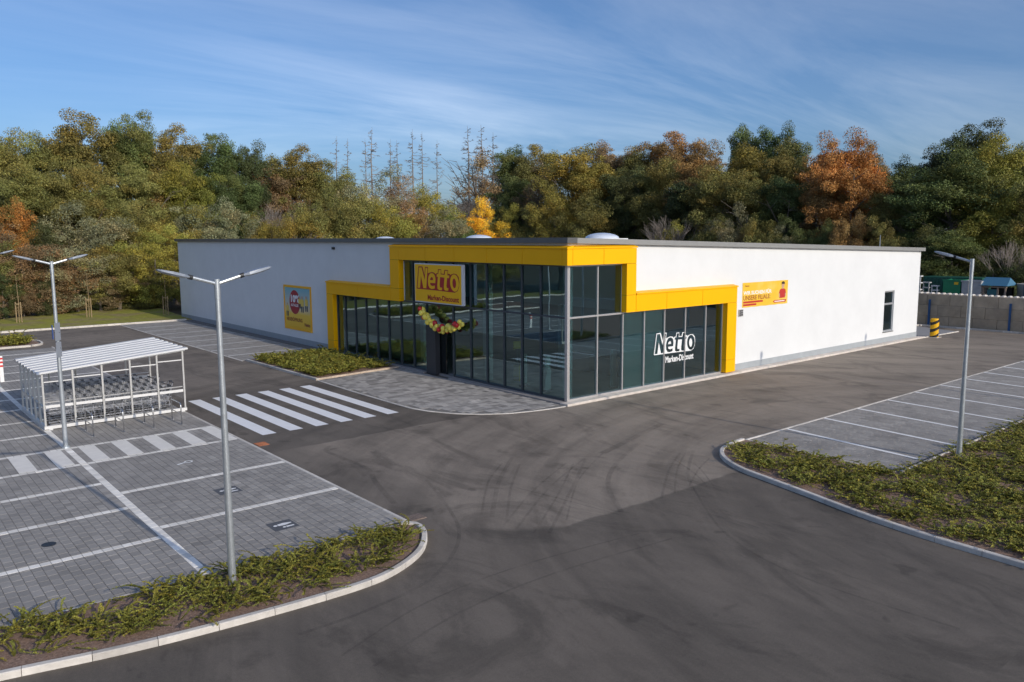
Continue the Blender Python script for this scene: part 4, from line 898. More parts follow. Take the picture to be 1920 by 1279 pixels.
# red and white marker post
mkr = thing('marker_post', (-16.74, 21.5, 0), 'white marker post with red bands at the end of the bay row', 'post')
MB().bbox(-16.82, 21.45, 0, -16.66, 21.55, 1.25, .02).build('post', m_white_paint, mkr)
for z in (.72, .90, 1.08): MB().box(-16.824, 21.446, z, -16.656, 21.554, z+.09).build('red_band', mat('band_red', (.6, .02, .02), .5), mkr)
# yellow and black bollard
bo = thing('bollard', (33.1, -.69, 0), 'yellow and black diagonally striped bollard guarding the far building corner', 'bollard')
bm = bpy.data.materials.new('hazard_stripes'); bm.use_nodes = True; t = bm.node_tree; b = t.nodes['Principled BSDF']; b.inputs['Roughness'].default_value = .45
co = N(t, 'ShaderNodeTexCoord'); s = N(t, 'ShaderNodeSeparateXYZ'); t.links.new(co.outputs['Object'], s.inputs[0])
v_ = M(t, 'FRACT', M(t, 'MULTIPLY', M(t, 'ADD', s.outputs[2], M(t, 'MULTIPLY', M(t, 'SUBTRACT', s.outputs[1], s.outputs[0]), 0.35)), 2.15))
st_ = M(t, 'GREATER_THAN', v_, .42); k = N(t, 'ShaderNodeMix', data_type='RGBA'); t.links.new(st_, k.inputs[0]); k.inputs[6].default_value = (.012, .012, .012, 1); k.inputs[7].default_value = (.85, .45, .0, 1); t.links.new(k.outputs[2], b.inputs['Base Color'])
MB().tube([(33.1, -.69, .02), (33.1, -.69, 1.18), (33.1, -.69, 1.25)], [.26, .26, .22], 20).build('post', bm, bo); MB().box(32.75, -1.04, 0, 33.45, -.34, .025).build('base_plate', m_conc, bo)

# ------------------------------------------------------------------ trolley shelter
SX0, SX1, SY_0, SY_1 = -17.12, -12.28, 8.9, 13.35
SH = thing('trolley_shelter', ((SX0+SX1)/2, (SY_0+SY_1)/2, 0), 'trolley shelter with clear walls and ribbed white roof', 'shelter')
m_shf = mat('shelter_frame', (0.50, 0.50, 0.49), 0.4, 0.4)
def rz(x): return 2.02+(x-SX0)/(SX1-SX0)*0.40
px_ = np.linspace(SX0, SX1, 6)
for x in px_:
    MB().box(x-.03, SY_0-.03, 0.16, x+.03, SY_0+.03, rz(x)).build('post', m_shf, SH)
    MB().box(x-.03, SY_1-.03, 0.16, x+.03, SY_1+.03, rz(x)).build('post', m_shf, SH)
for y in np.linspace(SY_0, SY_1, 6)[1:-1]: MB().box(SX0-.035, y-.04, .16, SX0+.035, y+.04, rz(SX0)).build('post', m_shf, SH)
for y in (SY_0+.0, SY_1): MB().box(SX0-.05, y-.06, .05, SX1+.05, y+.06, .158).build('base_rail', mat('base_rail_white', (.68, .68, .67), .5), SH)
MB().box(SX0-.05, SY_0+.07, .05, SX0+.05, SY_1-.07, .158).build('base_rail', MATS['base_rail_white'], SH)
for x in (SX0+.15, px_[2]+.45, SX1-.1):
    for y in (SY_0, SY_1): MB().box(x-.06, y-.09, 0.014, x+.06, y+.09, .049).build('foot', MATS['base_rail_white'], SH)
for y in (SY_0, SY_1):
    for i in range(5):
        a, b_ = px_[i]+.045, px_[i+1]-.045
        MB().box(a, y-.02, .80, b_, y+.02, .90).build('rail', MATS['base_rail_white'], SH); MB().box(a, y+.03, .98, b_, y+.06, 1.02).build('rail', m_shf, SH)
        za = min(rz(a), rz(b_)); MB().box(a, y-.02, za-.30, b_, y+.02, za-.265).build('rail', MATS['base_rail_white'], SH)
        MB().add([(a, y, .165), (b_, y, .165), (b_, y, .79), (a, y, .79)], [(0, 1, 2, 3)]).build('pane', m_clear, SH); MB().add([(a, y, .905), (b_, y, .905), (b_, y, za-.31), (a, y, za-.31)], [(0, 1, 2, 3)]).build('pane', m_clear, SH)
yy_ = np.linspace(SY_0, SY_1, 6)
for i in range(5):
    a, b_ = yy_[i]+.05, yy_[i+1]-.05; MB().add([(SX0, a, .165), (SX0, b_, .165), (SX0, b_, rz(SX0)-.12), (SX0, a, rz(SX0)-.12)], [(0, 1, 2, 3)]).build('pane', m_clear, SH); MB().box(SX0-.02, a, .82, SX0+.02, b_, .86).build('rail', m_shf, SH)
for y in (SY_0, SY_1): MB().add([(SX0-.1, y-.035, rz(SX0)-.01), (SX1+.1, y-.035, rz(SX1)-.01), (SX1+.1, y+.035, rz(SX1)-.01), (SX0-.1, y+.035, rz(SX0)-.01), (SX0-.1, y-.035, rz(SX0)+.05), (SX1+.1, y-.035, rz(SX1)+.05), (SX1+.1, y+.035, rz(SX1)+.05), (SX0-.1, y+.035, rz(SX0)+.05)],
        [(0, 3, 2, 1), (4, 5, 6, 7), (0, 1, 5, 4), (1, 2, 6, 5), (2, 3, 7, 6), (3, 0, 4, 7)]).build('roof_beam', m_shf, SH)
for x in (SX0, SX1): MB().box(x-.04, SY_0+.04, rz(x)-.02, x+.04, SY_1-.04, rz(x)+.045).build('roof_beam', m_shf, SH)
# ribbed roof sheets: one sheet per trough
m_roofw = mat('roof_sheet_white', (0.68, 0.68, 0.67), 0.45, var=.06, vscale=2)
nrib = 8; wy = (SY_1-SY_0+.3)/nrib
for i in range(nrib):
    y0 = SY_0-.15+i*wy; prof = [(0, .0), (.08*wy, .05), (.60*wy, .05), (.70*wy, 0.0), (wy-.003, 0.0)]
    vs = []; fs = []
    for x in (SX0-.18, SX1+.18):
        for (dy, dz) in prof: vs.append((x, y0+dy, rz(x)+.055+dz))
        for (dy, dz) in prof[::-1]: vs.append((x, y0+dy, rz(x)+.052+dz-.012))
    n = 10
    for k in range(n): fs.append((k, (k+1) % n, n+(k+1) % n, n+k))
    fs += [tuple(range(n-1, -1, -1)), tuple(range(n, 2*n))]
    q = MB(); q.add(vs, fs); q.build('roof_sheet', m_roofw, SH)
# trolley guide rails inside
rows = [SY_0+.48+i*.88 for i in range(5)]
for i in range(4):
    y = rows[i]+.44
    MB().tube([(SX0+.3, y, .02), (SX0+.3, y, .55), (SX1-.5, y, .55), (SX1-.5, y, .02)], .022, 8).build('guide_rail', m_steel, SH)
# shopping trolleys
m_wire = mat('trolley_wire', (0.62, 0.64, 0.68), 0.35, 0.6); m_hand = mat('trolley_handle', (0.03, 0.033, 0.04), 0.4)
def trolley():
    r_ = thing('shopping_trolley', (0, 0, 0), None, 'trolley')
    q = MB()
    # basket: tapered open wire cage, front at -x, handle at +x
    def P(s, t, z):  # s 0 front..1 back, t -1..1
        return (-.42+s*.80, t*(.20+.07*s), z)
    def zb(s): return .50-.06*s
    def zt(s): return .86+.10*s
    for s in np.linspace(0, 1, 9):
        q.tube([P(s, -1, zt(s)), P(s, -.92, zb(s)), P(s, .92, zb(s)), P(s, 1, zt(s))], .0035, 3, False)
    for f_ in np.linspace(0, 1, 5):
        for t in (-1, 1): q.tube([P(0, t*(.92+.08*f_), zb(0)+(zt(0)-zb(0))*f_), P(1, t*(.92+.08*f_), zb(1)+(zt(1)-zb(1))*f_)], .004 if f_ < 1 else .008, 3, False)
        q.tube([P(0, -(.92+.08*f_), zb(0)+(zt(0)-zb(0))*f_), P(0, (.92+.08*f_), zb(0)+(zt(0)-zb(0))*f_)], .004, 3, False)
    for t in np.linspace(-.7, .7, 5): q.tube([P(0, t, zt(0)), P(0, t, zb(0)), P(1, t, zb(1))], .0035, 3, False)
    q.build('basket', m_wire, r_)
    f = MB()
    for t in (-1, 1):
        f.tube([(-.40, t*.21, .12), (.36, t*.25, .14), (.36, t*.25, .40), (.30, t*.25, .48), (.44, t*.26, .98)], .012, 5)
    f.tube([(-.40, -.21, .12), (-.40, .21, .12)], .012, 5); f.tube([(-.2, -.22, .125), (-.2, .22, .125)], .008, 4); f.build('chassis', m_wire, r_)
    hnd = MB(); hnd.tube([(.46, -.28, 1.0), (.46, .28, 1.0)], .019, 8); hnd.build('handle', m_hand, r_)
    MB().box(.43, .07, .985, .52, .16, 1.035).build('coin_lock', m_hand, r_)
    MB().box(.385, -.22, .60, .40, .22, .90).build('child_seat_flap', m_hand, r_)
    for (x, y) in ((-.38, -.2), (-.38, .2), (.34, -.24), (.34, .24)):
        MB().tube([(x, y-.016, .065), (x, y+.016, .065)], [.055, .055], 10).build('wheel', m_dark, r_)
    return r_
proto = trolley(); first = True
for ri, y in enumerate(rows):
    nrow = [11, 12, 11, 12, 10][ri]
    for i in range(nrow):
        c = proto if first else copy_tree(proto); first = False
        xx_ = SX0+.62+.335*i
        c.location = (xx_, y+random.uniform(-.02, .02), .014); c.rotation_euler = (0, 0, random.uniform(-.02, .02))
        tag(c, 'wire shopping trolley with dark handle nested in a row under the shelter', 'trolley', 'trolleys nested in the shelter')
# bike racks
for i, (x, y0, y1) in enumerate(((-16.05, 6.78, 7.86), (-15.08, 6.76, 7.86), (-14.09, 6.72, 7.86), (-13.15, 6.62, 7.70))):
    r_ = thing('bike_rack', (x, (y0+y1)/2, .01), 'steel hoop bike rack with crossbar in front of the trolley shelter', 'bike rack', 'bike racks by the shelter')
    MB().tube([(x, y0, .01), (x, y0, .70), (x, y0+.03, .77), (x, y0+.10, .80), (x, y1-.10, .80), (x, y1-.03, .77), (x, y1, .70), (x, y1, .01)], .024, 8).build('hoop', m_steel, r_, smooth=True)
    MB().tube([(x, y0+.02, .40), (x, y1-.02, .40)], .017, 8).build('crossbar', m_steel, r_)
    for y in (y0, y1): MB().tube([(x, y, .012), (x, y, .022)], [.06, .06], 10).build('foot_plate', m_steel, r_)

# ------------------------------------------------------------------ block wall and yard behind
BW = thing('block_wall', (39.8, 0, 0), 'wall of large grey concrete blocks with knobbed top behind the lane', 'wall')
m_blk = mat('concrete_block', (0.46, 0.37, 0.265), 0.9, var=.2, vscale=1.2, bump=.4, bscale=25, tint='tint', col2=(.37, .305, .23), c2scale=.5)
for cr_ in range(3):
    y = 9.0-(0.8 if cr_ == 1 else 0)
    while y > -20:
        q = MB().bbox(39.62+RNG.normal()*.012, y-1.6+.012, cr_*.8+.0 if cr_ == 0 else cr_*.8+.006, 40.3, y-.012, cr_*.8+.8, .02, float(1+.10*RNG.normal()))
        o = q.build('block', m_blk, BW)
        if cr_ == 2:
            kn = MB()
            for k in range(4): kn.bbox(39.70, y-1.5+.4*k, 2.801-.4, 40.22, y-1.28+.4*k, 2.5, .06)
            kn.build('knob_row', m_conc, o)
        y -= 1.6
# blue posts
for i, y in enumerate((2.35, -3.02, -8.4)):
    r_ = thing('steel_post', (39.45, y, 0), 'blue steel post standing against the concrete block wall', 'post', 'blue posts at the block wall')
    MB().box(39.42, y-.06, 0, 39.435, y+.06, 2.0).build('flange', mat('post_blue', (.015, .08, .22), .5), r_); MB().box(39.435, y-.008, 0, 39.53, y+.008, 2.0).build('web', MATS['post_blue'], r_); MB().box(39.53, y-.06, 0, 39.545, y+.06, 2.0).build('flange', MATS['post_blue'], r_)
# raised yard slab with containers
YZ = 1.2
yd = MB().prism([(40.6, -25), (60, -25), (60, 25), (40.6, 25)], -.28, YZ).build('ground', m_floor); yd['kind'] = 'structure'
def skip(x, y, w_, d_, h, taper, m, label, cat, top_=None):
    r_ = thing('waste_skip', (x, y, YZ), label, cat)
    q = MB(); a = w_/2; t_ = .06
    def ring(z, k, ins): return [(x-d_/2+ins, y-a*k+ins, z), (x+d_/2-ins, y-a*k+ins, z), (x+d_/2-ins, y+a*k-ins, z), (x-d_/2+ins, y+a*k-ins, z)]
    vs = ring(YZ+.12, taper, 0)+ring(YZ+h*.62, 1, 0)+ring(YZ+h, 1, 0)+ring(YZ+h, 1, t_)+ring(YZ+.2, taper, t_)
    fs = [(3, 2, 1, 0)]
    for j in range(4):
        for k in range(4): fs.append((j*4+k, j*4+(k+1) % 4, (j+1)*4+(k+1) % 4, (j+1)*4+k))
    fs.append((16, 17, 18, 19)); q.add(vs, fs); q.build('tub', m, r_)
    rim = MB()
    rim.box(x-d_/2-.05, y-a-.05, YZ+h-.09, x-d_/2-.001, y+a+.05, YZ+h+.03); rim.build('rim', top_ or m, r_)
    for s in (-1, 1): MB().box(x-d_/2+.1, y+s*a*taper*.7-.06, YZ, x+d_/2-.1, y+s*a*taper*.7+.06, YZ+.119).build('skid', m_dark, r_)
    return r_
m_gr = mat('skip_green', (.015, .22, .10), .45, var=.1, vscale=3); m_gr2 = mat('container_dark_green', (.01, .085, .055), .5, var=.1, vscale=2); m_wh = mat('skip_grey', (.42, .42, .42), .5, var=.15, vscale=3); m_bl = mat('shed_blue', (.05, .16, .26), .5)
c1 = skip(44.0, 2.35, 1.25, 1.6, 2.10, .8, m_gr, 'bright green tapered waste skip behind the block wall', 'skip')
MB().box(43.135, 1.85, YZ+1.75, 43.148, 2.15, YZ+1.95).build('yellow_sticker', mat('sticker', (.8, .5, .02), .5), c1)
skip(44.0, .95, 1.35, 1.6, 2.08, .72, m_wh, 'pale grey waste skip standing beside the green one', 'skip')
cn = thing('container', (46.4, 3.3, YZ), 'long dark green steel container standing behind the bright green skip', 'container')
MB().bbox(45.4, 1.0, YZ+.02, 47.4, 5.4, YZ+2.2, .03).build('box', m_gr2, cn)
for i in range(14): MB().box(45.36, 1.1+.31*i, YZ+.1, 45.399, 1.22+.31*i, YZ+2.1).build('rib', m_gr2, cn)
sd_ = thing('yard_shed', (44.2, -.55, YZ), 'small timber yard shed with blue gabled roof behind the block wall', 'shed')
sy0, sy1, sx0, sx1 = -1.35, .22, 43.4, 45.0
for (x, y) in ((sx0, sy0), (sx0, sy1-.1), (sx1, sy0), (sx1, sy1-.1), (sx0, -.85)): MB().box(x, y, YZ, x+.1, y+.1, YZ+1.62).build('post', mat('pale_timber', (.36, .27, .21), .8), sd_)
MB().box(sx0-.02, sy0-.05, YZ+1.62, sx0+.1, sy1+.05, YZ+1.72).build('beam', MATS['pale_timber'], sd_)
MB().box(sx1, sy0, YZ, sx1+.05, sy1, YZ+1.6).build('back_wall', m_dark, sd_); MB().box(sx0+.02, -.8, YZ+.3, sx0+.08, -.1, YZ+1.5).build('panel', mat('teal_panel', (.04, .16, .18), .5), sd_)
q = MB(); q.add([(sx0-.25, sy0-.15, YZ+1.78), (sx0-.25, sy1+.25, YZ+1.78), (44.2, sy1+.10, YZ+2.36), (44.2, sy0-.0, YZ+2.36), (sx1+.25, sy1+.25, YZ+1.78), (sx1+.25, sy0-.15, YZ+1.78)], [(0, 3, 2, 1), (3, 5, 4, 2), (1, 2, 4), (0, 5, 3), (0, 1, 4, 5)]); q.build('roof', m_bl, sd_)
gs = thing('gravel_silo', (45.3, -2.3, YZ), 'pale round bin behind the shed', 'bin')
MB().tube([(45.3, -2.3, YZ), (45.3, -2.3, YZ+1.75), (45.3, -2.3, YZ+1.9)], [.75, .8, .84], 20).build('tub', mat('bin_pale', (.36, .34, .31), .7, var=.15, vscale=2), gs)
b2_ = thing('container', (44.2, -3.3, YZ), 'dark blue steel container at the yard edge', 'container')
MB().bbox(43.4, -5.2, YZ+.02, 45.2, -2.0-.5, YZ+1.9, .03).build('box', mat('container_blue', (.03, .07, .11), .5), b2_); MB().box(43.36, -5.1, YZ+.9, 43.399, -2.6, YZ+1.0).build('rib', MATS['container_blue'], b2_)
for i, (x, y, h, mm, nm) in enumerate(((43.0, 4.1, 1.9, m_wh, 'stack of pale grey boards leaning in the yard'), (43.2, 3.55, 1.65, mat('white_board', (.66, .66, .66), .6), 'white upright board beside the green container'), (42.6, 4.6, 2.4, MATS['white_board'], 'white rack tower in the yard behind the building corner'))):
    r_ = thing('yard_rack', (x, y, YZ), nm, 'rack')
    for k in range(2): MB().box(x-.1, y-.22+k*.4, YZ, x-.04, y-.16+k*.4, YZ+h).build('upright', mm, r_)
    for k in range(5): MB().box(x-.12, y-.24, YZ+.2+k*(h-.3)/4, x+.3, y+.26, YZ+.28+k*(h-.3)/4).build('board', mm, r_)

# ------------------------------------------------------------------ trees
def crown(seed, nb, per, rx=4.0, zc_=6.0, rz_=4.0, zmin=0.3, leaf=(.17, .34), spray=(.45, 1.0), taper=0.0):
    """Leaves on many small flattened sprays that sit on irregular boughs; gaps stay open between boughs."""
    rg = np.random.default_rng(seed); Vs = []; T = []; Wm = []
    nbough = max(8, nb//6); bd = rg.normal(size=(nbough, 3)); bd[:, 2] += .15; bd /= np.linalg.norm(bd, axis=1, keepdims=True)
    br = rg.uniform(.45, 1.0, nbough); bw = np.clip(rg.normal(size=nbough)*.38+.2, 0, 1); bt = rg.uniform(.70, 1.22, nbough)
    kx = rx*(1-taper*np.clip(bd[:, 2], 0, 1)); bc = np.stack([bd[:, 0]*kx*br, bd[:, 1]*kx*br, zc_+bd[:, 2]*rz_*br], 1); so_ = spray[1]*.72
    for k in range(nb):
        b = k % nbough; r0 = rg.uniform(*spray)*(.8+.4*rg.random()); c = bc[b]+rg.normal(size=3)*so_*np.array([1, 1, .85])
        if c[2]-r0*.4 < zmin: c[2] = zmin+r0*.4+rg.random()*.8
        n = int(per*(r0/.8)**2); e = rg.normal(size=(n, 3)); e /= np.linalg.norm(e, axis=1, keepdims=True)
        rad = r0*(.25+.85*rg.random((n, 1))**.55); ax = rg.normal(size=3)*.35
        p = c+e*rad*np.array([1.1, 1.1, .72])+(e@ax)[:, None]*np.array([0, 0, .35])*r0
        nr = e*.75+rg.normal(size=(n, 3))*.7+np.array([0, 0, .45]); nr /= np.linalg.norm(nr, axis=1, keepdims=True)
        a = np.cross(nr, rg.normal(size=(n, 3))); a /= np.linalg.norm(a, axis=1, keepdims=True)+1e-9; b_ = np.cross(nr, a)
        s_ = rg.uniform(*leaf, size=(n, 1)); asp = rg.uniform(.5, .9, size=(n, 1))
        q = np.stack([p-a*s_*.5, p+b_*s_*asp*.5+nr*s_*.1, p+a*s_*.5, p-b_*s_*asp*.5+nr*s_*.1], 1); Vs.append(q.reshape(-1, 3))
        T.append(bt[b]*rg.uniform(.85, 1.15)*rg.uniform(.6, 1.4, size=n)); Wm.append(np.clip(bw[b]+rg.normal()*.12+rg.normal(size=n)*.18, 0, 1))
    V = np.concatenate(Vs); return np_mesh('crown', V, np.arange(len(V)).reshape(-1, 4), m_leaf, np.concatenate(T), np.concatenate(Wm))
def trunk_mesh(seed, h=6.5, r=.22):
    rg = random.Random(seed); q = MB(); pts = [(0, 0, -.3)]
    for i in range(1, 6): pts.append((pts[-1][0]+rg.uniform(-.15, .15), pts[-1][1]+rg.uniform(-.15, .15), h*i/5))
    q.tube(pts, [r*1.25, r, r*.85, r*.7, r*.5, r*.25], 7)
    for i in range(16):
        k = rg.randint(1, 4); b0 = pts[k]; a = rg.uniform(0, 6.28); L = h*rg.uniform(.2, .36)
        m1 = (b0[0]+math.cos(a)*L*.5, b0[1]+math.sin(a)*L*.5, b0[2]+L*rg.uniform(.3, .6)); m2 = (b0[0]+math.cos(a)*L, b0[1]+math.sin(a)*L, b0[2]+L*rg.uniform(.6, 1.2))
        q.tube([b0, m1, m2], [r*.42, r*.28, r*.07], 4, False)
        for j in range(4):
            f_ = rg.uniform(.4, 1); p0 = tuple(m1[c]*(1-f_)+m2[c]*f_ for c in range(3)); a2 = a+rg.uniform(-1.2, 1.2); l2 = L*rg.uniform(.25, .5)
            q.tube([p0, (p0[0]+math.cos(a2)*l2, p0[1]+math.sin(a2)*l2, p0[2]+l2*rg.uniform(.1, .8))], [r*.14, r*.04], 3, False)
    return q.mesh('trunk', m_bark, np.zeros(3))
CR = {
 'oak': [crown(21+i, 230, 270, 4.9, 12.4, 7.4, 3.0, (.10, .235), (.5, 1.25)) for i in range(3)],
 'tall': [crown(31+i, 250, 265, 4.3, 10.6, 9.2, .8, (.10, .235), (.45, 1.2), .25) for i in range(3)],
 'bush': [crown(41+i, 210, 270, 4.5, 5.0, 5.6, .2, (.085, .18), (.4, .95)) for i in range(3)],
 'thin': [crown(51+i, 190, 75, 4.5, 10.5, 7.4, 2.5, (.12, .25), (.45, 1.0)) for i in range(2)],
}
TRK = [trunk_mesh(i, 13.0, .34) for i in range(3)]; TRKS = [trunk_mesh(i+5, 7.0, .2) for i in range(2)]
def branchy(seed, h=10., spread=1.0, depth=4, conifer=False):
    rg = random.Random(seed); q = MB()
    if conifer:
        q.tube([(0, 0, -.3), (.05, .02, h*.5), (0.02, 0.03, h*.8), (.16, -.1, h)], [.17, .10, .05, .012], 6)
        for b in range(95):
            z = h*(.12+.86*rg.random()**.85); L = ((h-z)*.30+.25)*rg.uniform(.2, 1.25); a = rg.uniform(0, 6.28)
            dz = L*rg.uniform(-.35, .15); k1 = rg.uniform(.4, .6)
            p1 = (math.cos(a)*L*k1, math.sin(a)*L*k1, z+dz*.8-L*.06); a_ = a+rg.uniform(-.3, .3); p2 = (p1[0]+math.cos(a_)*L*(1-k1), p1[1]+math.sin(a_)*L*(1-k1), z+dz+L*rg.uniform(-.05, .25))
            q.tube([(0, 0, z), p1, p2], [.024, .016, .006], 3, False)
            for j in range(rg.randint(6, 13)):
                f_ = rg.uniform(.25, 1); b0 = tuple(p1[i]*(1-f_)+p2[i]*f_ for i in range(3)); a2 = a+rg.choice((-1, 1))*rg.uniform(.4, 1.2); l2 = L*rg.uniform(.2, .45)
                q.tube([b0, (b0[0]+math.cos(a2)*l2, b0[1]+math.sin(a2)*l2, b0[2]+l2*rg.uniform(-.4, .15))], [.009, .004], 3, False)
    else:
        def rec(p, d, L, r, lv):
            e = p+d*L; m_ = p+d*L*.5+Vector((rg.uniform(-1, 1), rg.uniform(-1, 1), rg.uniform(-.3, .6)))*L*.07
            q.tube([p, m_, e], [r, r*.8, r*.55], 5 if lv > 2 else 3, False)
            if lv == 0: return
            for k in range(rg.randint(3, 4) if lv > 1 else 4):
                a = rg.uniform(0, 6.28); t = rg.uniform(.35, .75); dd = (d+Vector((math.cos(a), math.sin(a), rg.uniform(-.1, .5)))*t*spread).normalized()
                rec(p+d*L*rg.uniform(.55, 1.0), dd, L*rg.uniform(.55, .78), r*.55, lv-1)
        for k in range(3): rec(Vector((rg.uniform(-.3, .3), rg.uniform(-.3, .3), -.3)), Vector((rg.uniform(-.2, .2), rg.uniform(-.2, .2), 1)).normalized(), h*.34, .11, depth)
    return q.mesh('branches', m_bare, np.zeros(3))
BARE = [branchy(3, 10, 1.0, 4), branchy(5, 10, .85, 4)]
SPR = [branchy(8, 10, conifer=True), branchy(9, 10, conifer=True), branchy(12, 10, conifer=True)]

COLR = {'olive': (.178, .178, .054), 'green': (.105, .142, .046), 'dark': (.070, .090, .034), 'yolive': (.245, .215, .050), 'brown': (.225, .168, .088), 'orange': (.36, .195, .06), 'obrown': (.265, .18, .068),
        'grey': (.225, .235, .130), 'yellow': (.72, .45, .04), 'lime': (.235, .245, .052), 'red': (.40, .19, .05)}
WORD = {'olive': 'olive green', 'green': 'mid green', 'dark': 'dark green', 'yolive': 'yellow olive', 'brown': 'brownish', 'orange': 'bright orange', 'obrown': 'orange brown', 'grey': 'grey green', 'yellow': 'golden yellow', 'lime': 'yellow green', 'red': 'orange red'}
LAY = [(50, 59), (55, 66), (61, 75), (70, 86)]
tcount = 0; TREES = []; ROWS = ['front row', 'second row', 'third row', 'back row']
def place(px, layer):
    X, Y = LAY[layer]; d = ray(px, 445); ts = []
    if d[0] > 0: ts.append((X-CAM[0])/d[0])
    if d[1] > 0: ts.append((Y-CAM[1])/d[1])
    t = min(ts); return CAM[0]+d[0]*t, CAM[1]+d[1]*t, t*(d@fw)
def tree(px, ty, wpx, layer, kind, colour, where, cat='tree', jitter=True, base=0.0):
    global tcount
    x, y, dep = place(px, layer); d = ray(px, ty); h = CAM[2]+(dep/(d@fw))*d[2]-base; wid = wpx/FPX*dep
    tree_at(x, y, h, wid, kind, colour, where, cat, base, row=ROWS[layer])
def tree_at(x, y, h, wid, kind, colour, where, cat='tree', base=0.0, group=None, row=''):
    global tcount
    rg = random.Random(1000+tcount); tcount += 1
    if kind in CR:
        nm = {'oak': 'broadleaf_tree', 'tall': 'broadleaf_tree', 'bush': 'large_shrub', 'thin': 'thin_tree'}[kind]
        kw = {'oak': 'round tree', 'tall': 'tall tree', 'bush': 'bushy tree' if cat == 'tree' else 'shrub', 'thin': 'sparse tree'}[kind]; r_ = thing(nm, (x, y, base), WORD[colour]+' '+kw, cat, group or 'trees '+where); TREES.append([r_, x, y, WORD[colour]+' '+kw, row, where])
        me = CR[kind][rg.randrange(len(CR[kind]))]; hh = {'oak': 20.0, 'tall': 20.0, 'bush': 10.8, 'thin': 18.0}[kind]; ww = {'oak': 10.8, 'tall': 9.4, 'bush': 9.6, 'thin': 9.2}[kind]
        t = link('trunk', TRKS[rg.randrange(2)] if kind == 'bush' else TRK[rg.randrange(3)], parent=r_); c = link('crown', me, parent=r_)
        cl = COLR[colour]; v = 1.22*rg.uniform(.84, 1.14); c.color = (cl[0]*v*rg.uniform(.93, 1.07), cl[1]*v, cl[2]*v, 1)
        r_.scale = (wid/ww, wid/ww, h/hh)
    else:
        nm = {'bare': 'bare_tree', 'spruce': 'dead_spruce'}[kind]
        kw = 'leafless tree' if kind == 'bare' else 'dead spruce'; r_ = thing(nm, (x, y, base), kw, cat, group or ('bare trees ' if kind == 'bare' else 'dead spruces ')+where)
        TREES.append([r_, x, y, kw, row, where]); me = (BARE if kind == 'bare' else SPR)[rg.randrange(2 if kind == 'bare' else 3)]
        link('branches', me, parent=r_); hh = 10.0; ww = 6.0 if kind == 'bare' else 3.3; r_.scale = (wid/ww, wid/ww, h/hh)
    r_.rotation_euler = (0, 0, rg.uniform(0, 6.28)); return r_
WL, WC, WR = 'behind the lawn', 'behind the store', 'behind the block wall'
# back layer, left
for a in [(-60, 240, 150, 3, 'oak', 'olive'), (30, 232, 150, 3, 'oak', 'olive'), (95, 240, 110, 3, 'oak', 'olive'), (190, 222, 170, 3, 'oak', 'olive'), (252, 216, 110, 3, 'oak', 'green'), (330, 244, 140, 3, 'oak', 'olive'),
          (400, 252, 120, 3, 'oak', 'green'), (465, 258, 95, 3, 'oak', 'dark'), (140, 290, 130, 2, 'oak', 'olive'), (30, 300, 150, 2, 'oak', 'olive'), (270, 300, 140, 2, 'oak', 'olive'), (360, 310, 130, 2, 'oak', 'lime'), (440, 330, 120, 2, 'oak', 'green'), (-40, 330, 140, 2, 'oak', 'dark'), (205, 345, 130, 2, 'oak', 'olive'),
          (340, 350, 100, 2, 'bare', None), (300, 345, 80, 2, 'thin', 'obrown')]: tree(*a, WL)
# front belt, left
for a in [(15, 370, 110, 1, 'bush', 'red'), (-40, 400, 150, 1, 'bush', 'brown'), (90, 390, 110, 1, 'bush', 'dark'), (160, 372, 190, 1, 'bush', 'grey'), (255, 395, 150, 1, 'bush', 'olive'), (325, 385, 140, 1, 'bush', 'yolive'), (395, 370, 150, 1, 'bush', 'grey'), (440, 408, 110, 1, 'bush', 'grey'), (500, 395, 110, 1, 'bush', 'yolive'),
          (40, 430, 170, 0, 'bush', 'brown'), (135, 440, 160, 0, 'bush', 'grey'), (215, 450, 140, 0, 'bush', 'olive'), (285, 435, 140, 0, 'bush', 'lime'), (-40, 450, 150, 0, 'bush', 'olive'), (345, 440, 110, 0, 'bush', 'lime'), (180, 490, 130, 0, 'bush', 'brown'), (90, 495, 120, 0, 'bush', 'brown'), (250, 500, 120, 0, 'bush', 'olive'), (10, 500, 120, 0, 'bush', 'olive')]: tree(*a, WL)
# understory along the lawn edge
rg_ = random.Random(77)
for i in range(22):
    x = -32+i*1.55; y = {0: 55}.get(0)+max(0, min(5.5, (x+14)*.5))+rg_.uniform(-.5, .6)
    if x > 0.5: y = 59+rg_.uniform(0, 1)
    tree_at(x, y, rg_.uniform(2.2, 3.8), rg_.uniform(2.4, 3.6), 'bush', rg_.choice(['dark', 'dark', 'green', 'brown', 'olive']), 'in the low hedge backing the lawn', 'shrub')
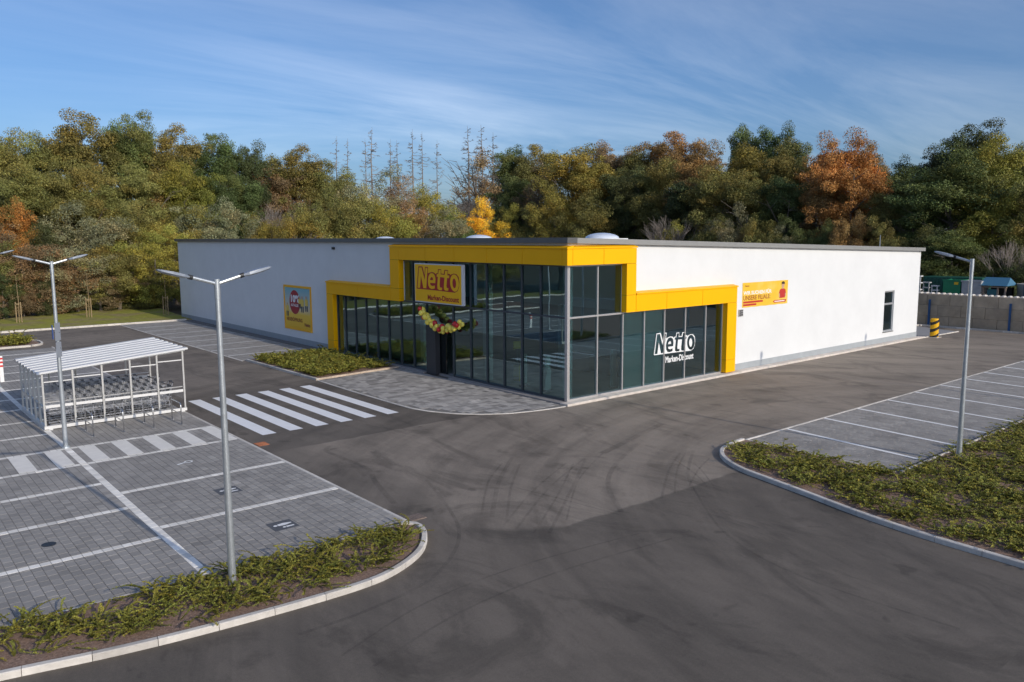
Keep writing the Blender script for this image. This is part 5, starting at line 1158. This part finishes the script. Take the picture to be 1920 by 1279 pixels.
# centre behind the roof
for a in [(560, 280, 130, 3, 'oak', 'olive'), (620, 300, 120, 3, 'oak', 'olive'), (515, 300, 110, 3, 'oak', 'brown'), (575, 310, 90, 2, 'bare', None), (530, 320, 110, 2, 'bare', None), (690, 308, 140, 2, 'bush', 'grey'), (640, 330, 130, 2, 'bush', 'olive'), (750, 345, 110, 2, 'bush', 'brown'), (810, 345, 130, 2, 'bush', 'lime'),
          (600, 345, 120, 1, 'bush', 'olive'), (540, 375, 120, 1, 'bare', None), (660, 365, 160, 1, 'bush', 'olive'), (730, 372, 130, 1, 'bush', 'lime'), (830, 385, 140, 1, 'bush', 'grey'), (520, 400, 110, 1, 'bush', 'yolive'), (580, 400, 110, 1, 'bush', 'yolive'), (770, 380, 110, 1, 'thin', 'obrown'),
          (635, 258, 45, 3, 'spruce', None), (656, 262, 45, 3, 'spruce', None), (700, 242, 55, 3, 'spruce', None), (735, 264, 45, 3, 'spruce', None), (748, 266, 40, 3, 'spruce', None), (776, 246, 55, 3, 'spruce', None), (794, 250, 45, 3, 'spruce', None), (821, 266, 40, 3, 'spruce', None), (690, 262, 40, 3, 'spruce', None),
          (895, 262, 110, 3, 'thin', 'brown'), (880, 240, 60, 3, 'spruce', None), (905, 238, 60, 3, 'spruce', None), (925, 252, 55, 3, 'spruce', None), (890, 300, 90, 2, 'bare', None), (955, 264, 90, 3, 'tall', 'green'), (1000, 272, 110, 3, 'oak', 'olive'), (965, 320, 100, 2, 'tall', 'green'), (1010, 300, 90, 2, 'thin', 'brown'),
          (1075, 262, 140, 2, 'tall', 'yolive'), (1110, 290, 120, 2, 'tall', 'yolive'), (1040, 330, 110, 1, 'bush', 'yolive'), (905, 385, 95, 1, 'bush', 'yellow'), (950, 395, 90, 1, 'bush', 'lime'), (1150, 258, 110, 3, 'oak', 'brown'), (1190, 275, 110, 3, 'oak', 'olive'), (1180, 300, 110, 2, 'oak', 'dark'), (1010, 380, 110, 1, 'bush', 'olive'), (1100, 370, 130, 1, 'bush', 'olive'), (1165, 330, 110, 2, 'tall', 'dark'),
          (860, 400, 80, 1, 'bush', 'green'), (970, 425, 60, 1, 'bush', 'orange')]: tree(*a, WC)
# right
for a in [(1262, 248, 130, 3, 'oak', 'obrown'), (1230, 290, 120, 2, 'oak', 'olive'), (1325, 268, 120, 2, 'tall', 'obrown'), (1390, 222, 90, 3, 'tall', 'green'), (1440, 226, 90, 3, 'tall', 'green'), (1475, 232, 80, 3, 'tall', 'green'), (1395, 262, 130, 2, 'tall', 'yolive'), (1465, 262, 110, 2, 'tall', 'olive'), (1330, 310, 120, 1, 'tall', 'olive'), (1280, 330, 110, 1, 'tall', 'dark'),
          (1400, 320, 130, 1, 'tall', 'olive'), (1470, 320, 120, 1, 'tall', 'green'), (1545, 252, 110, 2, 'tall', 'orange'), (1590, 246, 130, 1, 'tall', 'orange'), (1625, 268, 95, 2, 'tall', 'obrown'), (1550, 330, 110, 1, 'tall', 'obrown'), (1675, 300, 100, 2, 'tall', 'green'), (1660, 350, 110, 1, 'tall', 'olive'),
          (1720, 272, 110, 3, 'oak', 'dark'), (1780, 272, 190, 1, 'tall', 'green'), (1805, 234, 130, 3, 'oak', 'dark'), (1850, 262, 150, 2, 'oak', 'lime'), (1910, 250, 130, 3, 'oak', 'olive'), (1900, 225, 70, 3, 'bare', None), (1720, 360, 120, 1, 'tall', 'green'), (1860, 330, 120, 1, 'tall', 'lime'), (1950, 300, 130, 1, 'tall', 'olive'),
          (1245, 345, 110, 0, 'bare', None), (1255, 400, 70, 0, 'thin', 'lime'), (1905, 390, 100, 0, 'bare', None), (1500, 400, 90, 0, 'bush', 'green'), (1430, 400, 90, 0, 'bush', 'olive'), (1340, 400, 90, 0, 'bush', 'olive'), (1370, 380, 100, 0, 'bush', 'grey'), (1590, 395, 90, 0, 'bush', 'obrown'), (1545, 410, 80, 0, 'bush', 'green'), (1700, 420, 100, 0, 'bush', 'olive'), (1790, 430, 130, 0, 'tall', 'green'), (1655, 420, 80, 0, 'bush', 'olive'), (1860, 460, 110, 0, 'bush', 'dark'), (1740, 440, 110, 0, 'bush', 'dark'), (1470, 415, 80, 0, 'bush', 'grey'), (1920, 470, 110, 0, 'bush', 'dark')]: tree(*a, WR)
# beyond the frame, mirrored in the glass
for i in range(11): tree_at(-46-(i % 3)*5, 62-i*7.5, rg_.uniform(9, 14), rg_.uniform(7, 10), rg_.choice(['oak', 'bush', 'tall']), rg_.choice(['olive', 'dark', 'green', 'yolive']), 'across the car park, mirrored in the glass')
for i in range(11): tree_at(-25+i*8.5, -86-(i % 3)*5, rg_.uniform(9, 12), rg_.uniform(8, 11), rg_.choice(['oak', 'bush']), rg_.choice(['olive', 'dark', 'obrown', 'yolive']), 'across the street, mirrored in the side glazing')
for t_ in TREES:      # tell look-alikes apart by the neighbour they stand beside
    nb_ = sorted((q for q in TREES if q[3] != t_[3] and q[5] == t_[5]), key=lambda q: (q[1]-t_[1])**2+(q[2]-t_[2])**2)
    t_[0]['label'] = t_[3]+(', %s' % t_[4] if t_[4] else '')+' '+t_[5]+((', next to %s' % nb_[0][3]) if nb_ and 'mirrored' not in t_[5] else '')
from collections import Counter
cnt_ = Counter(t_[0]['label'] for t_ in TREES)
for t_ in TREES:
    if cnt_[t_[0]['label']] < 2 or 'mirrored' in t_[5]: continue
    nb_ = sorted((q for q in TREES if q[3] != t_[3] and q[5] == t_[5]), key=lambda q: (q[1]-t_[1])**2+(q[2]-t_[2])**2); n2_ = [q for q in nb_ if q[3] != nb_[0][3]]
    l_ = '%s %s, near %s and %s' % (t_[3], t_[5], nb_[0][3], n2_[0][3])
    if len(l_.split()) <= 16: t_[0]['label'] = l_
# young staked trees on the lawn
m_stk = mat('stake_wood', (.30, .22, .12), .8, var=.15, vscale=6)
yc = crown(91, 26, 45, .8, 3.5, 1.0, 2.3, (.06, .13), (.2, .4))
for i, (x, y, cl) in enumerate(((-11.45, 51.7, 'brown'), (-6.15, 52.5, 'obrown'), (-.45, 50.45, 'dark'))):
    r_ = thing('young_tree', (x, y, .1), 'staked young tree on the lawn %s' % ('nearest the shrub covered bank end', 'between the other two staked saplings', 'beside the back corner of the store')[i], 'sapling', 'staked saplings on the lawn')
    MB().tube([(x, y, .05), (x+.05, y, 1.8), (x, y, 3.9)], [.035, .028, .01], 6).build('trunk', m_stk, r_)
    for dx in (-.16, .16): MB().tube([(x+dx, y-.12*np.sign(dx), .05), (x+dx, y-.12*np.sign(dx), 1.75)], [.045, .045], 8).build('stake', m_stk, r_)
    MB().box(x-.16, y-.02, 1.55, x+.16, y+.02, 1.62).build('crossbar', m_stk, r_)
    c = link('crown', yc, parent=r_); cl_ = COLR[cl]; c.color = (*cl_, 1)
